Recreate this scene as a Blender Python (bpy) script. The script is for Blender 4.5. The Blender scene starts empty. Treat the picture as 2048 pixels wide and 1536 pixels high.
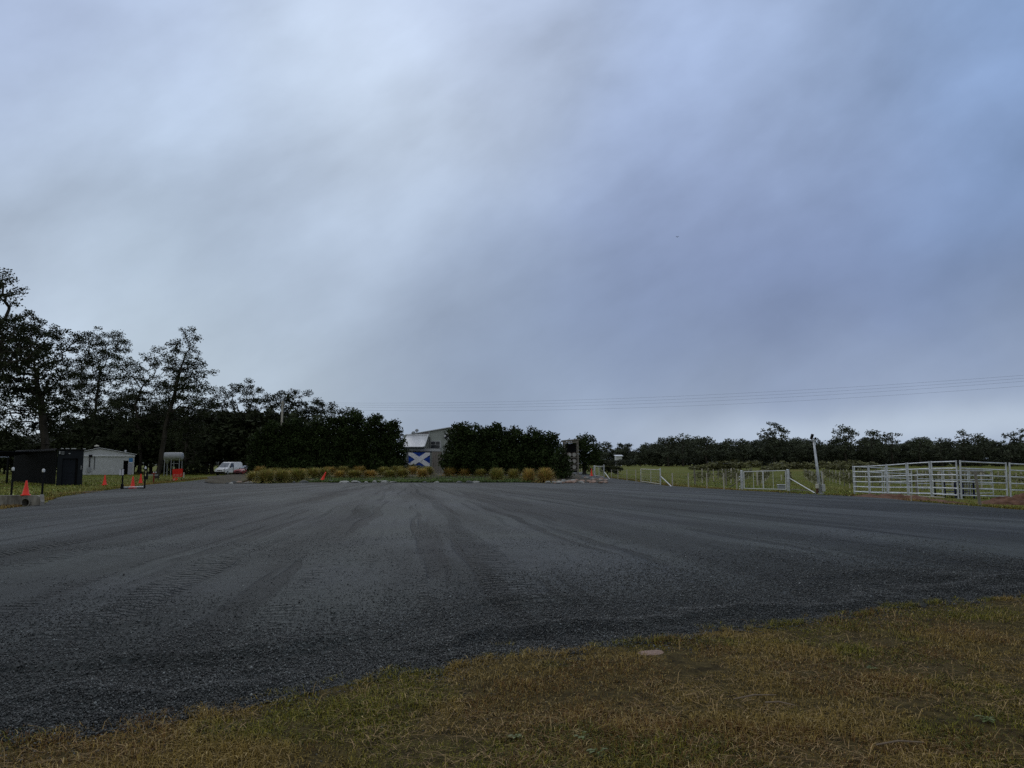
import bpy, bmesh, math, random
import numpy as np
from mathutils import Vector, Matrix

# ------------------------------------------------------------------ camera, sky, sun, exposure
S = bpy.context.scene
COL = S.collection
F, CX, CY, HC = 1500.0, 1024.0, 768.0, 1.7          # focal length and centre in photo pixels, eye height
PITCH = math.atan((927 - 768) / F)
cam_d = bpy.data.cameras.new('camera')
cam_d.sensor_width = 36.0
cam_d.lens = 36.0 * F / 2048.0
cam_d.clip_end = 4000
cam = bpy.data.objects.new('camera', cam_d)
cam.location = (0, 0, HC)
cam.rotation_euler = (math.pi / 2 + PITCH, 0, 0)
COL.objects.link(cam)
S.camera = cam
S.view_settings.view_transform = 'Standard'
S.view_settings.look = 'None'
S.view_settings.exposure = 0.0
S.view_settings.gamma = 1.0
S.view_settings.use_curve_mapping = False
S.cycles.max_bounces = 5
S.cycles.diffuse_bounces = 2
S.cycles.glossy_bounces = 2
S.cycles.use_denoising = False

SUN_EL, SUN_AZ = math.radians(32), math.radians(-12)   # behind the cloud, ahead of the camera


def lin(c):
    return tuple(((x / 255) / 12.92 if x / 255 <= 0.04045 else ((x / 255 + 0.055) / 1.055) ** 2.4) for x in c)


def ray(px, py):
    u, v = (px - CX) / F, (CY - py) / F
    return Vector((u, math.cos(PITCH) - v * math.sin(PITCH), math.sin(PITCH) + v * math.cos(PITCH)))


SKY_POINTS = [
    (-100, 0, (166, 182, 214)), (350, 0, (172, 188, 220)), (900, 20, (176, 191, 223)), (1450, 20, (164, 182, 217)), (2050, 0, (130, 156, 198)),
    (-50, 330, (172, 188, 216)), (380, 260, (178, 195, 221)), (740, 230, (198, 214, 234)), (860, 200, (192, 208, 231)), (640, 300, (184, 201, 224)), (540, 330, (172, 189, 214)), (1000, 160, (178, 194, 222)), (1350, 280, (155, 173, 208)), (1600, 250, (158, 179, 215)), (1780, 260, (138, 160, 200)), (1500, 400, (136, 150, 187)), (2060, 350, (128, 153, 195)),
    (20, 560, (184, 199, 219)), (180, 440, (180, 197, 219)), (330, 520, (168, 186, 207)), (600, 420, (163, 179, 205)), (730, 505, (178, 194, 217)), (980, 470, (147, 165, 197)), (1350, 520, (131, 148, 185)), (1700, 540, (114, 130, 168)), (2060, 620, (113, 133, 172)),
    (380, 660, (176, 192, 209)), (650, 640, (158, 174, 196)), (950, 700, (134, 150, 178)), (1300, 680, (112, 128, 162)), (1600, 690, (94, 110, 148)), (2040, 740, (106, 125, 162)),
    (60, 850, (200, 212, 224)), (420, 790, (186, 200, 214)), (720, 820, (152, 168, 190)), (1020, 850, (144, 161, 187)), (1260, 885, (178, 193, 214)), (1250, 800, (128, 146, 176)), (1500, 872, (178, 193, 216)), (1600, 800, (124, 142, 178)), (1900, 790, (124, 142, 178)), (1780, 872, (188, 202, 222)), (2060, 870, (192, 205, 222)),
]
SKY_DIRS = [(Vector((0, 0.35, 1)), (180, 186, 198)), (Vector((0, -0.4, 1)), (176, 181, 190)), (Vector((-1, 0.1, .5)), (160, 168, 184)), (Vector((1, 0.1, .5)), (130, 144, 170)),
            (Vector((-.7, -1, .4)), (158, 163, 172)), (Vector((.7, -1, .4)), (152, 158, 170)), (Vector((0, -1, .1)), (152, 156, 162)), (Vector((-1, 0, .05)), (168, 174, 184)), (Vector((1, 0, .05)), (148, 158, 176))]
SKY_K, SKY_GAIN, SKY_OFF = 120.0, 1.04, (13.7, 7.1, 21.3)


def make_world():
    w = bpy.data.worlds.new('World')
    S.world = w
    w.use_nodes = True
    nt = w.node_tree
    nt.nodes.clear()
    N, L = nt.nodes.new, nt.links.new

    def vm(op, a, b=None, scale=None):
        n = N('ShaderNodeVectorMath'); n.operation = op
        for i, x in enumerate((a, b)):
            if x is None: continue
            if hasattr(x, 'is_output'): L(x, n.inputs[i])
            else: n.inputs[i].default_value = x
        if scale is not None:
            if hasattr(scale, 'is_output'): L(scale, n.inputs['Scale'])
            else: n.inputs['Scale'].default_value = scale
        return n.outputs['Value'] if op == 'DOT_PRODUCT' else n.outputs['Vector']

    def ma(op, a, b=None, c=None):
        n = N('ShaderNodeMath'); n.operation = op
        for i, x in enumerate((a, b, c)):
            if x is None: continue
            if hasattr(x, 'is_output'): L(x, n.inputs[i])
            else: n.inputs[i].default_value = x
        return n.outputs[0]

    tc = N('ShaderNodeTexCoord')
    d = vm('NORMALIZE', tc.outputs['Generated'])
    sep = N('ShaderNodeSeparateXYZ'); L(d, sep.inputs[0])
    # cloud banks drawn out along a line that climbs to the right
    ca, sa = math.cos(math.radians(27)), math.sin(math.radians(27))
    comb = N('ShaderNodeCombineXYZ')
    L(ma('MULTIPLY', ma('MULTIPLY_ADD', sep.outputs['X'], ca, ma('MULTIPLY', sep.outputs['Z'], sa)), 0.5), comb.inputs[0])
    L(sep.outputs['Y'], comb.inputs[1])
    L(ma('MULTIPLY_ADD', sep.outputs['X'], -sa, ma('MULTIPLY', sep.outputs['Z'], ca)), comb.inputs[2])
    n1 = N('ShaderNodeTexNoise'); L(vm('ADD', comb.outputs[0], SKY_OFF), n1.inputs['Vector'])
    n1.inputs['Scale'].default_value = 5.5; n1.inputs['Detail'].default_value = 9; n1.inputs['Roughness'].default_value = 0.50; n1.inputs['Distortion'].default_value = 0.12
    n2 = N('ShaderNodeTexNoise'); L(d, n2.inputs['Vector'])
    n2.inputs['Scale'].default_value = 4.5; n2.inputs['Detail'].default_value = 4; n2.inputs['Distortion'].default_value = 0.0
    # wander the lookup direction so that the bright and dark cloud banks have ragged borders
    off = vm('SCALE', vm('SUBTRACT', n2.outputs['Color'], (0.5, 0.5, 0.5)), scale=0.15)
    dw = vm('NORMALIZE', vm('ADD', d, off))
    acc_c, acc_w = None, None
    pts = [(ray(px, py).normalized(), c) for px, py, c in SKY_POINTS] + [(v.normalized(), c) for v, c in SKY_DIRS]
    for i, (v, c) in enumerate(pts):
        k = SKY_K if i < len(SKY_POINTS) else 7.0
        dot = vm('DOT_PRODUCT', dw, tuple(v))
        e = ma('POWER', math.e, ma('MULTIPLY_ADD', dot, k, -k))
        if i >= len(SKY_POINTS): e = ma('MULTIPLY', e, 0.06)
        col = vm('SCALE', lin(c), scale=e)
        acc_c = col if acc_c is None else vm('ADD', acc_c, col)
        acc_w = e if acc_w is None else ma('ADD', acc_w, e)
    cloud = vm('SCALE', acc_c, scale=ma('DIVIDE', 1.0, acc_w))
    # cloud texture
    zr = N('ShaderNodeMapRange'); zr.interpolation_type = 'SMOOTHSTEP'; L(sep.outputs['Z'], zr.inputs['Value'])
    zr.inputs['From Min'].default_value = 0.08; zr.inputs['From Max'].default_value = 0.40; zr.inputs['To Min'].default_value = 0.40; zr.inputs['To Max'].default_value = 1.05
    # pale break in the cloud low over the paddock side
    band = ma('POWER', math.e, ma('MULTIPLY', ma('POWER', ma('ABSOLUTE', ma('DIVIDE', ma('SUBTRACT', ma('ADD', sep.outputs['Z'], ma('MULTIPLY_ADD', n2.outputs['Fac'], .05, -.025)), 0.040), 0.026)), 2.0), -1.0))
    xr = N('ShaderNodeMapRange'); xr.interpolation_type = 'SMOOTHSTEP'; L(sep.outputs['X'], xr.inputs['Value'])
    xr.inputs['From Min'].default_value = 0.02; xr.inputs['From Max'].default_value = 0.40; xr.inputs['To Min'].default_value = 0.0; xr.inputs['To Max'].default_value = 0.62
    bm_ = N('ShaderNodeMix'); bm_.data_type = 'RGBA'; L(ma('MULTIPLY', band, xr.outputs['Result']), bm_.inputs['Factor'])
    L(cloud, bm_.inputs['A']); bm_.inputs['B'].default_value = (*lin((190, 204, 222)), 1)
    cloud = bm_.outputs['Result']
    n3 = N('ShaderNodeTexNoise'); L(comb.outputs[0], n3.inputs['Vector'])
    n3.inputs['Scale'].default_value = 19.0; n3.inputs['Detail'].default_value = 6; n3.inputs['Roughness'].default_value = 0.55
    cloud = vm('SCALE', cloud, scale=ma('MULTIPLY_ADD', n3.outputs['Fac'], 0.16, 0.92))
    tex = ma('MULTIPLY_ADD', ma('SUBTRACT', n1.outputs['Fac'], 0.5), zr.outputs['Result'], 0.985)
    cloud = vm('MULTIPLY', vm('SCALE', cloud, scale=ma('MULTIPLY', tex, 10.0 * SKY_GAIN)), (1.0, 1.0, 0.98))
    sky = N('ShaderNodeTexSky'); sky.sky_type = 'NISHITA'; sky.sun_disc = False
    sky.sun_elevation = SUN_EL; sky.sun_rotation = SUN_AZ
    mx = N('ShaderNodeMix'); mx.data_type = 'RGBA'; mx.inputs['Factor'].default_value = 0.98
    L(sky.outputs[0], mx.inputs['A']); L(cloud, mx.inputs['B'])
    bg = N('ShaderNodeBackground'); bg.inputs['Strength'].default_value = 0.1
    L(mx.outputs['Result'], bg.inputs['Color'])
    out = N('ShaderNodeOutputWorld'); L(bg.outputs[0], out.inputs['Surface'])


make_world()
sun_d = bpy.data.lights.new('sun', 'SUN')
sun_d.energy = 0.5
sun_d.angle = math.radians(25)
sun_d.color = (1.0, 0.96, 0.9)
sun = bpy.data.objects.new('sun', sun_d)
sdir = Vector((math.sin(SUN_AZ) * math.cos(SUN_EL), math.cos(SUN_AZ) * math.cos(SUN_EL), math.sin(SUN_EL)))
sun.rotation_euler = sdir.to_track_quat('Z', 'Y').to_euler()
COL.objects.link(sun)

# ------------------------------------------------------------------ terrain function and pixel helpers


def sm(a, b, x):
    t = min(1.0, max(0.0, (x - a) / (b - a)))
    return t * t * (3 - 2 * t)


def gz(x, y):
    z = -0.29 * sm(36, 50, y) * sm(10, 20, x)
    z += -0.035 * min(10.0, max(0.0, x - 21.8)) * sm(30, 36, y)
    z += 1.55 * sm(95, 260, y) * sm(-15, 25, x)
    z += 0.5 * sm(140, 260, y) * (1 - sm(-15, 25, x))
    return z


def at(px, py, extra=0.0):
    """ground point seen at a photo pixel"""
    d = ray(px, py)
    z = extra
    for _ in range(12):
        t = (z - HC) / d.z
        x, y = d.x * t, d.y * t
        z = gz(x, y) + extra
    return Vector((x, y, z))


def atY(px, py, Y):
    d = ray(px, py)
    t = Y / d.y
    return Vector((d.x * t, Y, HC + d.z * t))


def gp(x, y):
    return Vector((x, y, gz(x, y)))


BED = [(-24.2, 62.5), (-20, 64.5), (-14, 66.2), (-6, 66.6), (0, 66.8), (5, 66.4), (8.8, 66.8), (8.2, 70), (7.0, 74), (7.4, 84), (7.6, 97), (-10, 98), (-31, 97), (-31.5, 84), (-29.5, 74), (-27, 66)]


def bed_z(x, y):
    f = 66.0 if x > -17 else 66.0 - (-17 - x) * 0.45
    return 0.06 + 0.40 * sm(f, f + 14, y)


# ------------------------------------------------------------------ mesh helpers

class MB:
    def __init__(s):
        s.v, s.f, s.uv = [], [], None

    def quad(s, a, b, c, d):
        n = len(s.v); s.v += [tuple(a), tuple(b), tuple(c), tuple(d)]; s.f.append((n, n + 1, n + 2, n + 3)); return s

    def poly(s, pts):
        n = len(s.v); s.v += [tuple(p) for p in pts]; s.f.append(tuple(range(n, n + len(pts)))); return s

    def box(s, c, size, rz=0.0, M=None, bev=0.0):
        x, y, z = size[0] / 2, size[1] / 2, size[2] / 2
        R = M if M is not None else Matrix.Rotation(rz, 3, 'Z')
        c = Vector(c)
        n = len(s.v)
        if bev <= 0:
            for dx, dy, dz in ((-1, -1, -1), (1, -1, -1), (1, 1, -1), (-1, 1, -1), (-1, -1, 1), (1, -1, 1), (1, 1, 1), (-1, 1, 1)):
                s.v.append(tuple(c + R @ Vector((dx * x, dy * y, dz * z))))
            s.f += [tuple(n + i for i in q) for q in ((0, 3, 2, 1), (4, 5, 6, 7), (0, 1, 5, 4), (1, 2, 6, 5), (2, 3, 7, 6), (3, 0, 4, 7))]
        else:
            b = min(bev, x * .9, y * .9, z * .9)
            rings = [(-z, x - b, y - b), (-z + b, x, y), (z - b, x, y), (z, x - b, y - b)]
            for zz, rx, ry in rings:
                cb = b
                for sx, sy, ex, ey in ((-1, -1, 0, 1), (-1, -1, 1, 0), (1, -1, 1, 0), (1, -1, 0, 1), (1, 1, 0, 1), (1, 1, 1, 0), (-1, 1, 1, 0), (-1, 1, 0, 1)):
                    s.v.append(tuple(c + R @ Vector((sx * (rx - cb * ex), sy * (ry - cb * ey), zz))))
            for k in range(3):
                for j in range(8):
                    s.f.append((n + k * 8 + j, n + k * 8 + (j + 1) % 8, n + (k + 1) * 8 + (j + 1) % 8, n + (k + 1) * 8 + j))
            s.f.append(tuple(n + 7 - j for j in range(8))); s.f.append(tuple(n + 24 + j for j in range(8)))
        return s

    def tube(s, pts, radii, n=8, cap=True):
        pts = [Vector(p) for p in pts]
        if not hasattr(radii, '__len__'): radii = [radii] * len(pts)
        base = len(s.v)
        prev = None
        for i, p in enumerate(pts):
            t = (pts[min(i + 1, len(pts) - 1)] - pts[max(i - 1, 0)])
            if t.length < 1e-9: t = Vector((0, 0, 1))
            t.normalize()
            if prev is None:
                a = Vector((0, 0, 1)) if abs(t.z) < 0.9 else Vector((1, 0, 0))
                u = t.cross(a).normalized()
            else:
                u = (prev - t * prev.dot(t)).normalized()
            prev = u
            w = t.cross(u)
            for k in range(n):
                an = 2 * math.pi * k / n
                s.v.append(tuple(p + (u * math.cos(an) + w * math.sin(an)) * radii[i]))
        for i in range(len(pts) - 1):
            for k in range(n):
                k2 = (k + 1) % n
                s.f.append((base + i * n + k, base + i * n + k2, base + (i + 1) * n + k2, base + (i + 1) * n + k))
        if cap:
            s.f.append(tuple(base + n - 1 - k for k in range(n)))
            s.f.append(tuple(base + (len(pts) - 1) * n + k for k in range(n)))
        return s

    def lathe(s, prof, c=(0, 0, 0), n=20, R=None):
        """prof: (radius, height) pairs round the local z axis"""
        base = len(s.v); c = Vector(c); R = R or Matrix.Identity(3)
        for r, h in prof:
            for k in range(n):
                a = 2 * math.pi * k / n
                s.v.append(tuple(c + R @ Vector((r * math.cos(a), r * math.sin(a), h))))
        for i in range(len(prof) - 1):
            for k in range(n):
                k2 = (k + 1) % n
                s.f.append((base + i * n + k, base + i * n + k2, base + (i + 1) * n + k2, base + (i + 1) * n + k))
        if prof[0][0] > 1e-6: s.f.append(tuple(base + n - 1 - k for k in range(n)))
        if prof[-1][0] > 1e-6: s.f.append(tuple(base + (len(prof) - 1) * n + k for k in range(n)))
        return s

    def prism(s, poly, vec):
        """flat polygon (3d points) pushed along vec"""
        n = len(poly); b = len(s.v); vec = Vector(vec)
        s.v += [tuple(p) for p in poly] + [tuple(Vector(p) + vec) for p in poly]
        s.f.append(tuple(b + n - 1 - i for i in range(n))); s.f.append(tuple(b + n + i for i in range(n)))
        for i in range(n):
            j = (i + 1) % n
            s.f.append((b + i, b + j, b + n + j, b + n + i))
        return s

    def mesh(s, name, off=(0, 0, 0), smooth=False):
        me = bpy.data.meshes.new(name)
        o = Vector(off)
        me.from_pydata([tuple(Vector(v) - o) for v in s.v], [], s.f)
        bm = bmesh.new(); bm.from_mesh(me)
        bmesh.ops.recalc_face_normals(bm, faces=bm.faces)
        bm.to_mesh(me); bm.free()
        if smooth:
            me.polygons.foreach_set('use_smooth', [True] * len(me.polygons))
        me.update()
        return me

    def build(s, name, m, parent=None, smooth=False, world=False, loc=None):
        """parent: part of that thing; world: the points are world points"""
        off = (0, 0, 0)
        if world and parent is not None:
            p = parent; off = Vector((0, 0, 0))
            while p is not None:
                off = off + p.location; p = p.parent
        elif loc is not None and world:
            off = loc
        o = bpy.data.objects.new(name, s.mesh(name, off, smooth))
        if parent is not None: o.parent = parent
        elif loc is not None: o.location = loc
        if m is not None: o.data.materials.append(m)
        COL.objects.link(o)
        return o


def tag(o, label=None, cat=None, group=None, kind=None):
    if label: o['label'] = label
    if cat: o['category'] = cat
    if group: o['group'] = group
    if kind: o['kind'] = kind
    return o


def thing(name, label, cat, loc=(0, 0, 0), rz=0.0, group=None):
    o = bpy.data.objects.new(name, None)
    o.empty_display_size = 0.2
    o.location = loc; o.rotation_euler = (0, 0, rz)
    COL.objects.link(o)
    return tag(o, label, cat, group)


KIDS = {}


def copy_tree(src, loc, rz=None, scale=None, label=None, group=None):
    kids = {}
    for ob in COL.objects:
        if ob.parent is not None: kids.setdefault(ob.parent, []).append(ob)

    def rec(o, par):
        c = o.copy(); COL.objects.link(c); c.parent = par
        for k in kids.get(o, ()): rec(k, c)
        return c
    c = rec(src, None)
    c.location = loc
    if rz is not None: c.rotation_euler = (0, 0, rz)
    if scale is not None: c.scale = scale if hasattr(scale, '__len__') else (scale,) * 3
    if label: c['label'] = label
    if group: c['group'] = group
    return c


def np_mesh(name, V, n_per, fidx, mats, tint=None, smooth=False):
    """V: (K*n_per,3); fidx: faces of one piece, all of the same size"""
    K = len(V) // n_per
    fidx = np.asarray(fidx)
    nf, nv = fidx.shape
    loops = (fidx[None, :, :] + (np.arange(K) * n_per)[:, None, None]).reshape(-1)
    me = bpy.data.meshes.new(name)
    me.vertices.add(len(V)); me.vertices.foreach_set('co', V.astype(np.float32).reshape(-1))
    me.loops.add(len(loops)); me.loops.foreach_set('vertex_index', loops.astype(np.int32))
    P = K * nf
    me.polygons.add(P)
    me.polygons.foreach_set('loop_start', (np.arange(P) * nv).astype(np.int32))
    me.polygons.foreach_set('loop_total', np.full(P, nv, dtype=np.int32))
    if smooth: me.polygons.foreach_set('use_smooth', np.ones(P, dtype=bool))
    me.update(calc_edges=True)
    if tint is not None:
        if tint.ndim == 1:
            a = me.attributes.new('tint', 'FLOAT', 'POINT'); a.data.foreach_set('value', tint.astype(np.float32))
        else:
            a = me.attributes.new('tint', 'FLOAT_COLOR', 'POINT')
            c4 = np.ones((len(tint), 4), dtype=np.float32); c4[:, :3] = tint
            a.data.foreach_set('color', c4.reshape(-1))
    for m in (mats if isinstance(mats, (list, tuple)) else [mats]): me.materials.append(m)
    return me


def link(name, me, parent=None, loc=None):
    o = bpy.data.objects.new(name, me)
    if parent is not None: o.parent = parent
    if loc is not None: o.location = loc
    COL.objects.link(o)
    return o


def vnoise(x, y, seed=0, scale=1.0):
    """smooth value noise 0..1 on arrays"""
    r = np.random.RandomState(seed)
    tab = r.rand(256, 256)
    x = np.asarray(x) * scale + 1000; y = np.asarray(y) * scale + 1000
    xi, yi = np.floor(x).astype(int), np.floor(y).astype(int)
    fx, fy = x - xi, y - yi
    fx = fx * fx * (3 - 2 * fx); fy = fy * fy * (3 - 2 * fy)
    g = lambda a, b: tab[a % 256, b % 256]
    return (g(xi, yi) * (1 - fx) + g(xi + 1, yi) * fx) * (1 - fy) + (g(xi, yi + 1) * (1 - fx) + g(xi + 1, yi + 1) * fx) * fy


# ------------------------------------------------------------------ materials

def mat(name, color, rough=0.7, var=0.18, scale=6.0, bump=0.0, spec=0.25, metal=0.0, bscale=None, color2=None, stretch=(1, 1, 1), attr=False, attr_gain=1.0):
    m = bpy.data.materials.new(name)
    m.use_nodes = True
    nt = m.node_tree; N, L = nt.nodes.new, nt.links.new
    b = nt.nodes['Principled BSDF']
    b.inputs['Roughness'].default_value = rough
    b.inputs['Metallic'].default_value = metal
    b.inputs['Specular IOR Level'].default_value = spec
    tc = N('ShaderNodeTexCoord')
    mp = N('ShaderNodeMapping'); L(tc.outputs['Object'], mp.inputs[0]); mp.inputs['Scale'].default_value = stretch
    n = N('ShaderNodeTexNoise'); L(mp.outputs[0], n.inputs['Vector'])
    n.inputs['Scale'].default_value = scale; n.inputs['Detail'].default_value = 5; n.inputs['Roughness'].default_value = 0.6
    cr = N('ShaderNodeValToRGB'); L(n.outputs['Fac'], cr.inputs[0])
    c2 = color2 or tuple(min(1, c * (1 + var)) for c in color)
    c1 = tuple(c * (1 - var) for c in color)
    cr.color_ramp.elements[0].position = 0.3; cr.color_ramp.elements[1].position = 0.7
    cr.color_ramp.elements[0].color = (*c1, 1); cr.color_ramp.elements[1].color = (*c2, 1)
    out = cr.outputs[0]
    if attr:
        a = N('ShaderNodeAttribute'); a.attribute_name = 'tint'
        mx = N('ShaderNodeMix'); mx.data_type = 'RGBA'; mx.blend_type = 'MULTIPLY'; mx.inputs['Factor'].default_value = 1.0
        L(out, mx.inputs['A']); L(a.outputs['Color'] if attr == 'color' else a.outputs['Fac'], mx.inputs['B'])
        out = mx.outputs['Result']
    L(out, b.inputs['Base Color'])
    if bump:
        nb = N('ShaderNodeTexNoise'); L(mp.outputs[0], nb.inputs['Vector'])
        nb.inputs['Scale'].default_value = bscale or scale * 4; nb.inputs['Detail'].default_value = 6
        bp = N('ShaderNodeBump'); bp.inputs['Strength'].default_value = bump; bp.inputs['Distance'].default_value = 0.02
        L(nb.outputs['Fac'], bp.inputs['Height']); L(bp.outputs[0], b.inputs['Normal'])
    return m


def corrug(m, axis=0, period=0.09, strength=0.5):
    """adds rolled metal ribs to a material as bump along an object axis"""
    nt = m.node_tree; N, L = nt.nodes.new, nt.links.new
    tc = N('ShaderNodeTexCoord'); w = N('ShaderNodeTexWave')
    w.wave_type = 'BANDS'; w.bands_direction = 'XYZ'[axis]; w.inputs['Scale'].default_value = 2 * math.pi / (20 * period)
    L(tc.outputs['Object'], w.inputs['Vector'])
    bp = N('ShaderNodeBump'); bp.inputs['Strength'].default_value = strength; bp.inputs['Distance'].default_value = 0.03
    L(w.outputs['Fac'], bp.inputs['Height']); L(bp.outputs[0], nt.nodes['Principled BSDF'].inputs['Normal'])
    return m


M = {}
M['leaf_gum'] = mat('gum foliage', (0.032, 0.039, 0.018), 0.7, 0.35, 0.5, spec=0.06, attr=True)
M['leaf_hedge'] = mat('hedge foliage', (0.030, 0.045, 0.014), 0.7, 0.35, 0.8, spec=0.06, attr=True)
M['leaf_far'] = mat('haze-paled gum foliage', (0.080, 0.092, 0.060), 0.8, 0.3, 0.3, spec=0.05, attr=True)  # distance haze put into the leaf colour, paler than the near gums
M['leaf_vine'] = mat('vine foliage', (0.15, 0.15, 0.065), 0.7, 0.3, 2, spec=0.2, attr=True)
M['bark'] = mat('gum bark', (0.045, 0.040, 0.032), 0.95, 0.4, 3, bump=0.6, spec=0.05, color2=(0.085, 0.075, 0.06), stretch=(1, 1, 0.25))
M['galv'] = mat('galvanised steel', (0.60, 0.62, 0.63), 0.45, 0.35, 2.5, spec=0.5, metal=0.35)
M['galv_dull'] = mat('weathered galvanised steel', (0.34, 0.355, 0.36), 0.55, 0.2, 3, metal=0.3)
M['white'] = mat('white paint', (0.74, 0.75, 0.75), 0.5, 0.08, 3)
M['cream'] = mat('cream enamel', (0.62, 0.60, 0.50), 0.5, 0.08, 3)
M['black_steel'] = mat('black steel', (0.010, 0.010, 0.011), 0.6, 0.3, 5, spec=0.12)
M['cone'] = mat('red orange plastic', (1.0, 0.05, 0.02), 0.4, 0.02, 5, spec=0.4)
M['concrete'] = mat('stained concrete', (0.12, 0.108, 0.085), 0.85, 0.5, 3, bump=0.4, color2=(0.34, 0.32, 0.275), stretch=(1, 1, 0.35))
M['timber'] = mat('weathered grey timber', (0.24, 0.22, 0.18), 0.85, 0.3, 4, bump=0.3, stretch=(1, 1, 0.2))
M['plank'] = mat('pale timber plank', (0.52, 0.48, 0.40), 0.8, 0.2, 5, stretch=(0.2, 1, 1))
M['dark_shed'] = mat('black sheet metal', (0.006, 0.0065, 0.007), 0.8, 0.3, 2, spec=0.04)
M['navy_metal'] = mat('dark blue grey steel', (0.014, 0.017, 0.021), 0.6, 0.2, 3, spec=0.12)
M['roller'] = corrug(mat('roller door slats', (0.013, 0.016, 0.022), 0.6, 0.2, 2, spec=0.12), 2, 0.11, 0.4)
M['shed_wall'] = corrug(mat('pale grey wall sheeting', (0.56, 0.57, 0.565), 0.6, 0.10, 1.5), 0, 0.2, 0.25)
M['roof_light'] = corrug(mat('zinc roof sheeting', (0.74, 0.75, 0.76), 0.4, 0.1, 2, metal=0.1), 0, 0.2, 0.3)
M['glass'] = mat('dark window glass', (0.02, 0.024, 0.03), 0.12, 0.2, 2, spec=0.6)
M['grey_green'] = corrug(mat('grey green cladding', (0.42, 0.45, 0.40), 0.65, 0.1, 1.2), 0, 0.2, 0.3)
M['pink_grey'] = mat('mauve grey cladding', (0.30, 0.27, 0.28), 0.65, 0.1, 1.2)
M['trim_light'] = mat('pale grey trim', (0.52, 0.53, 0.52), 0.55, 0.1, 2)
M['trim_dark'] = mat('dark green trim', (0.025, 0.035, 0.034), 0.55, 0.2, 2)
M['flag_blue'] = mat('blue flag cloth', (0.015, 0.065, 0.36), 0.75, 0.15, 3)
M['flag_white'] = mat('white flag cloth', (0.90, 0.90, 0.90), 0.75, 0.05, 3)
M['flag_black'] = mat('black flag print', (0.016, 0.018, 0.024), 0.7, 0.15, 3)
M['tan_strip'] = mat('tan curtain strip', (0.30, 0.265, 0.22), 0.8, 0.3, 3, stretch=(1, 1, 0.15))
M['rubber'] = mat('black rubber', (0.012, 0.012, 0.012), 0.8, 0.2, 6)
M['chrome'] = mat('silver wheel metal', (0.45, 0.46, 0.47), 0.3, 0.1, 6, metal=0.8)
M['car_white'] = mat('white car paint', (0.92, 0.92, 0.92), 0.25, 0.02, 2, spec=0.6)
M['car_red'] = mat('faded red car paint', (0.30, 0.050, 0.055), 0.28, 0.08, 2, spec=0.6)
M['lens'] = mat('clear lamp lens', (0.55, 0.57, 0.58), 0.15, 0.05, 3, spec=0.6)
M['wind_glass'] = mat('windscreen glass', (0.20, 0.22, 0.25), 0.12, 0.15, 2, spec=0.7)
M['barrel_wood'] = mat('oak barrel wood', (0.10, 0.070, 0.045), 0.7, 0.3, 4, stretch=(1, 1, 1))
M['barrel_head'] = mat('pale barrel head', (0.44, 0.43, 0.39), 0.7, 0.12, 5)
M['red_board'] = mat('dark red sign face', (0.75, 0.025, 0.014), 0.5, 0.2, 3)
M['pink_mark'] = mat('pale orange marking', (0.62, 0.20, 0.15), 0.5, 0.15, 4)
M['pink_pale'] = mat('pale pink marking', (0.75, 0.40, 0.38), 0.5, 0.1, 4)
M['red_paint'] = mat('dull red paint', (0.22, 0.035, 0.022), 0.6, 0.2, 4)
M['blue_sign'] = mat('blue sign enamel', (0.05, 0.22, 0.50), 0.4, 0.12, 3)
M['pale_door'] = mat('pale lilac door paint', (0.42, 0.42, 0.47), 0.5, 0.12, 3)
M['yellow_mark'] = mat('yellow marking', (0.55, 0.50, 0.24), 0.6, 0.1, 3)
M['rock_pale'] = mat('pale grey rock', (0.40, 0.40, 0.37), 0.85, 0.35, 4, bump=0.7)
M['rock_dark'] = mat('dark grey rock', (0.11, 0.115, 0.11), 0.85, 0.35, 4, bump=0.7)
M['rock_pink'] = mat('pinkish sandstone', (0.38, 0.26, 0.20), 0.85, 0.35, 6, bump=0.7)
M['rust_brown'] = mat('red brown soil', (0.13, 0.052, 0.026), 0.95, 0.5, 3, bump=1.0, color2=(0.22, 0.12, 0.075))
M['terracotta'] = mat('terracotta orange', (0.38, 0.13, 0.05), 0.7, 0.2, 4)
M['blue_steel'] = mat('navy painted steel', (0.012, 0.014, 0.05), 0.5, 0.2, 4)
M['tussock'] = mat('ochre tussock blades', (0.42, 0.335, 0.120), 0.8, 0.3, 1.0, spec=0.15, attr='color')
M['blade'] = mat('grass blades', (1, 1, 1), 0.75, 0.12, 3, spec=0.12, attr='color')
M['stone'] = mat('crushed rock', (0.060, 0.065, 0.063), 0.6, 0.3, 30, spec=0.3, attr=True)
M['weed'] = mat('weed leaf', (0.11, 0.14, 0.035), 0.6, 0.3, 8, spec=0.25)
M['wire'] = mat('wire', (0.06, 0.065, 0.075), 0.5, 0.1, 3)
M['straw'] = mat('dry stick', (0.25, 0.19, 0.13), 0.8, 0.3, 8)
M['notice'] = mat('white notice sheet', (0.66, 0.66, 0.72), 0.6, 0.05, 3)
M['feather'] = mat('dark feathers', (0.03, 0.03, 0.035), 0.7, 0.2, 4)


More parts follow.
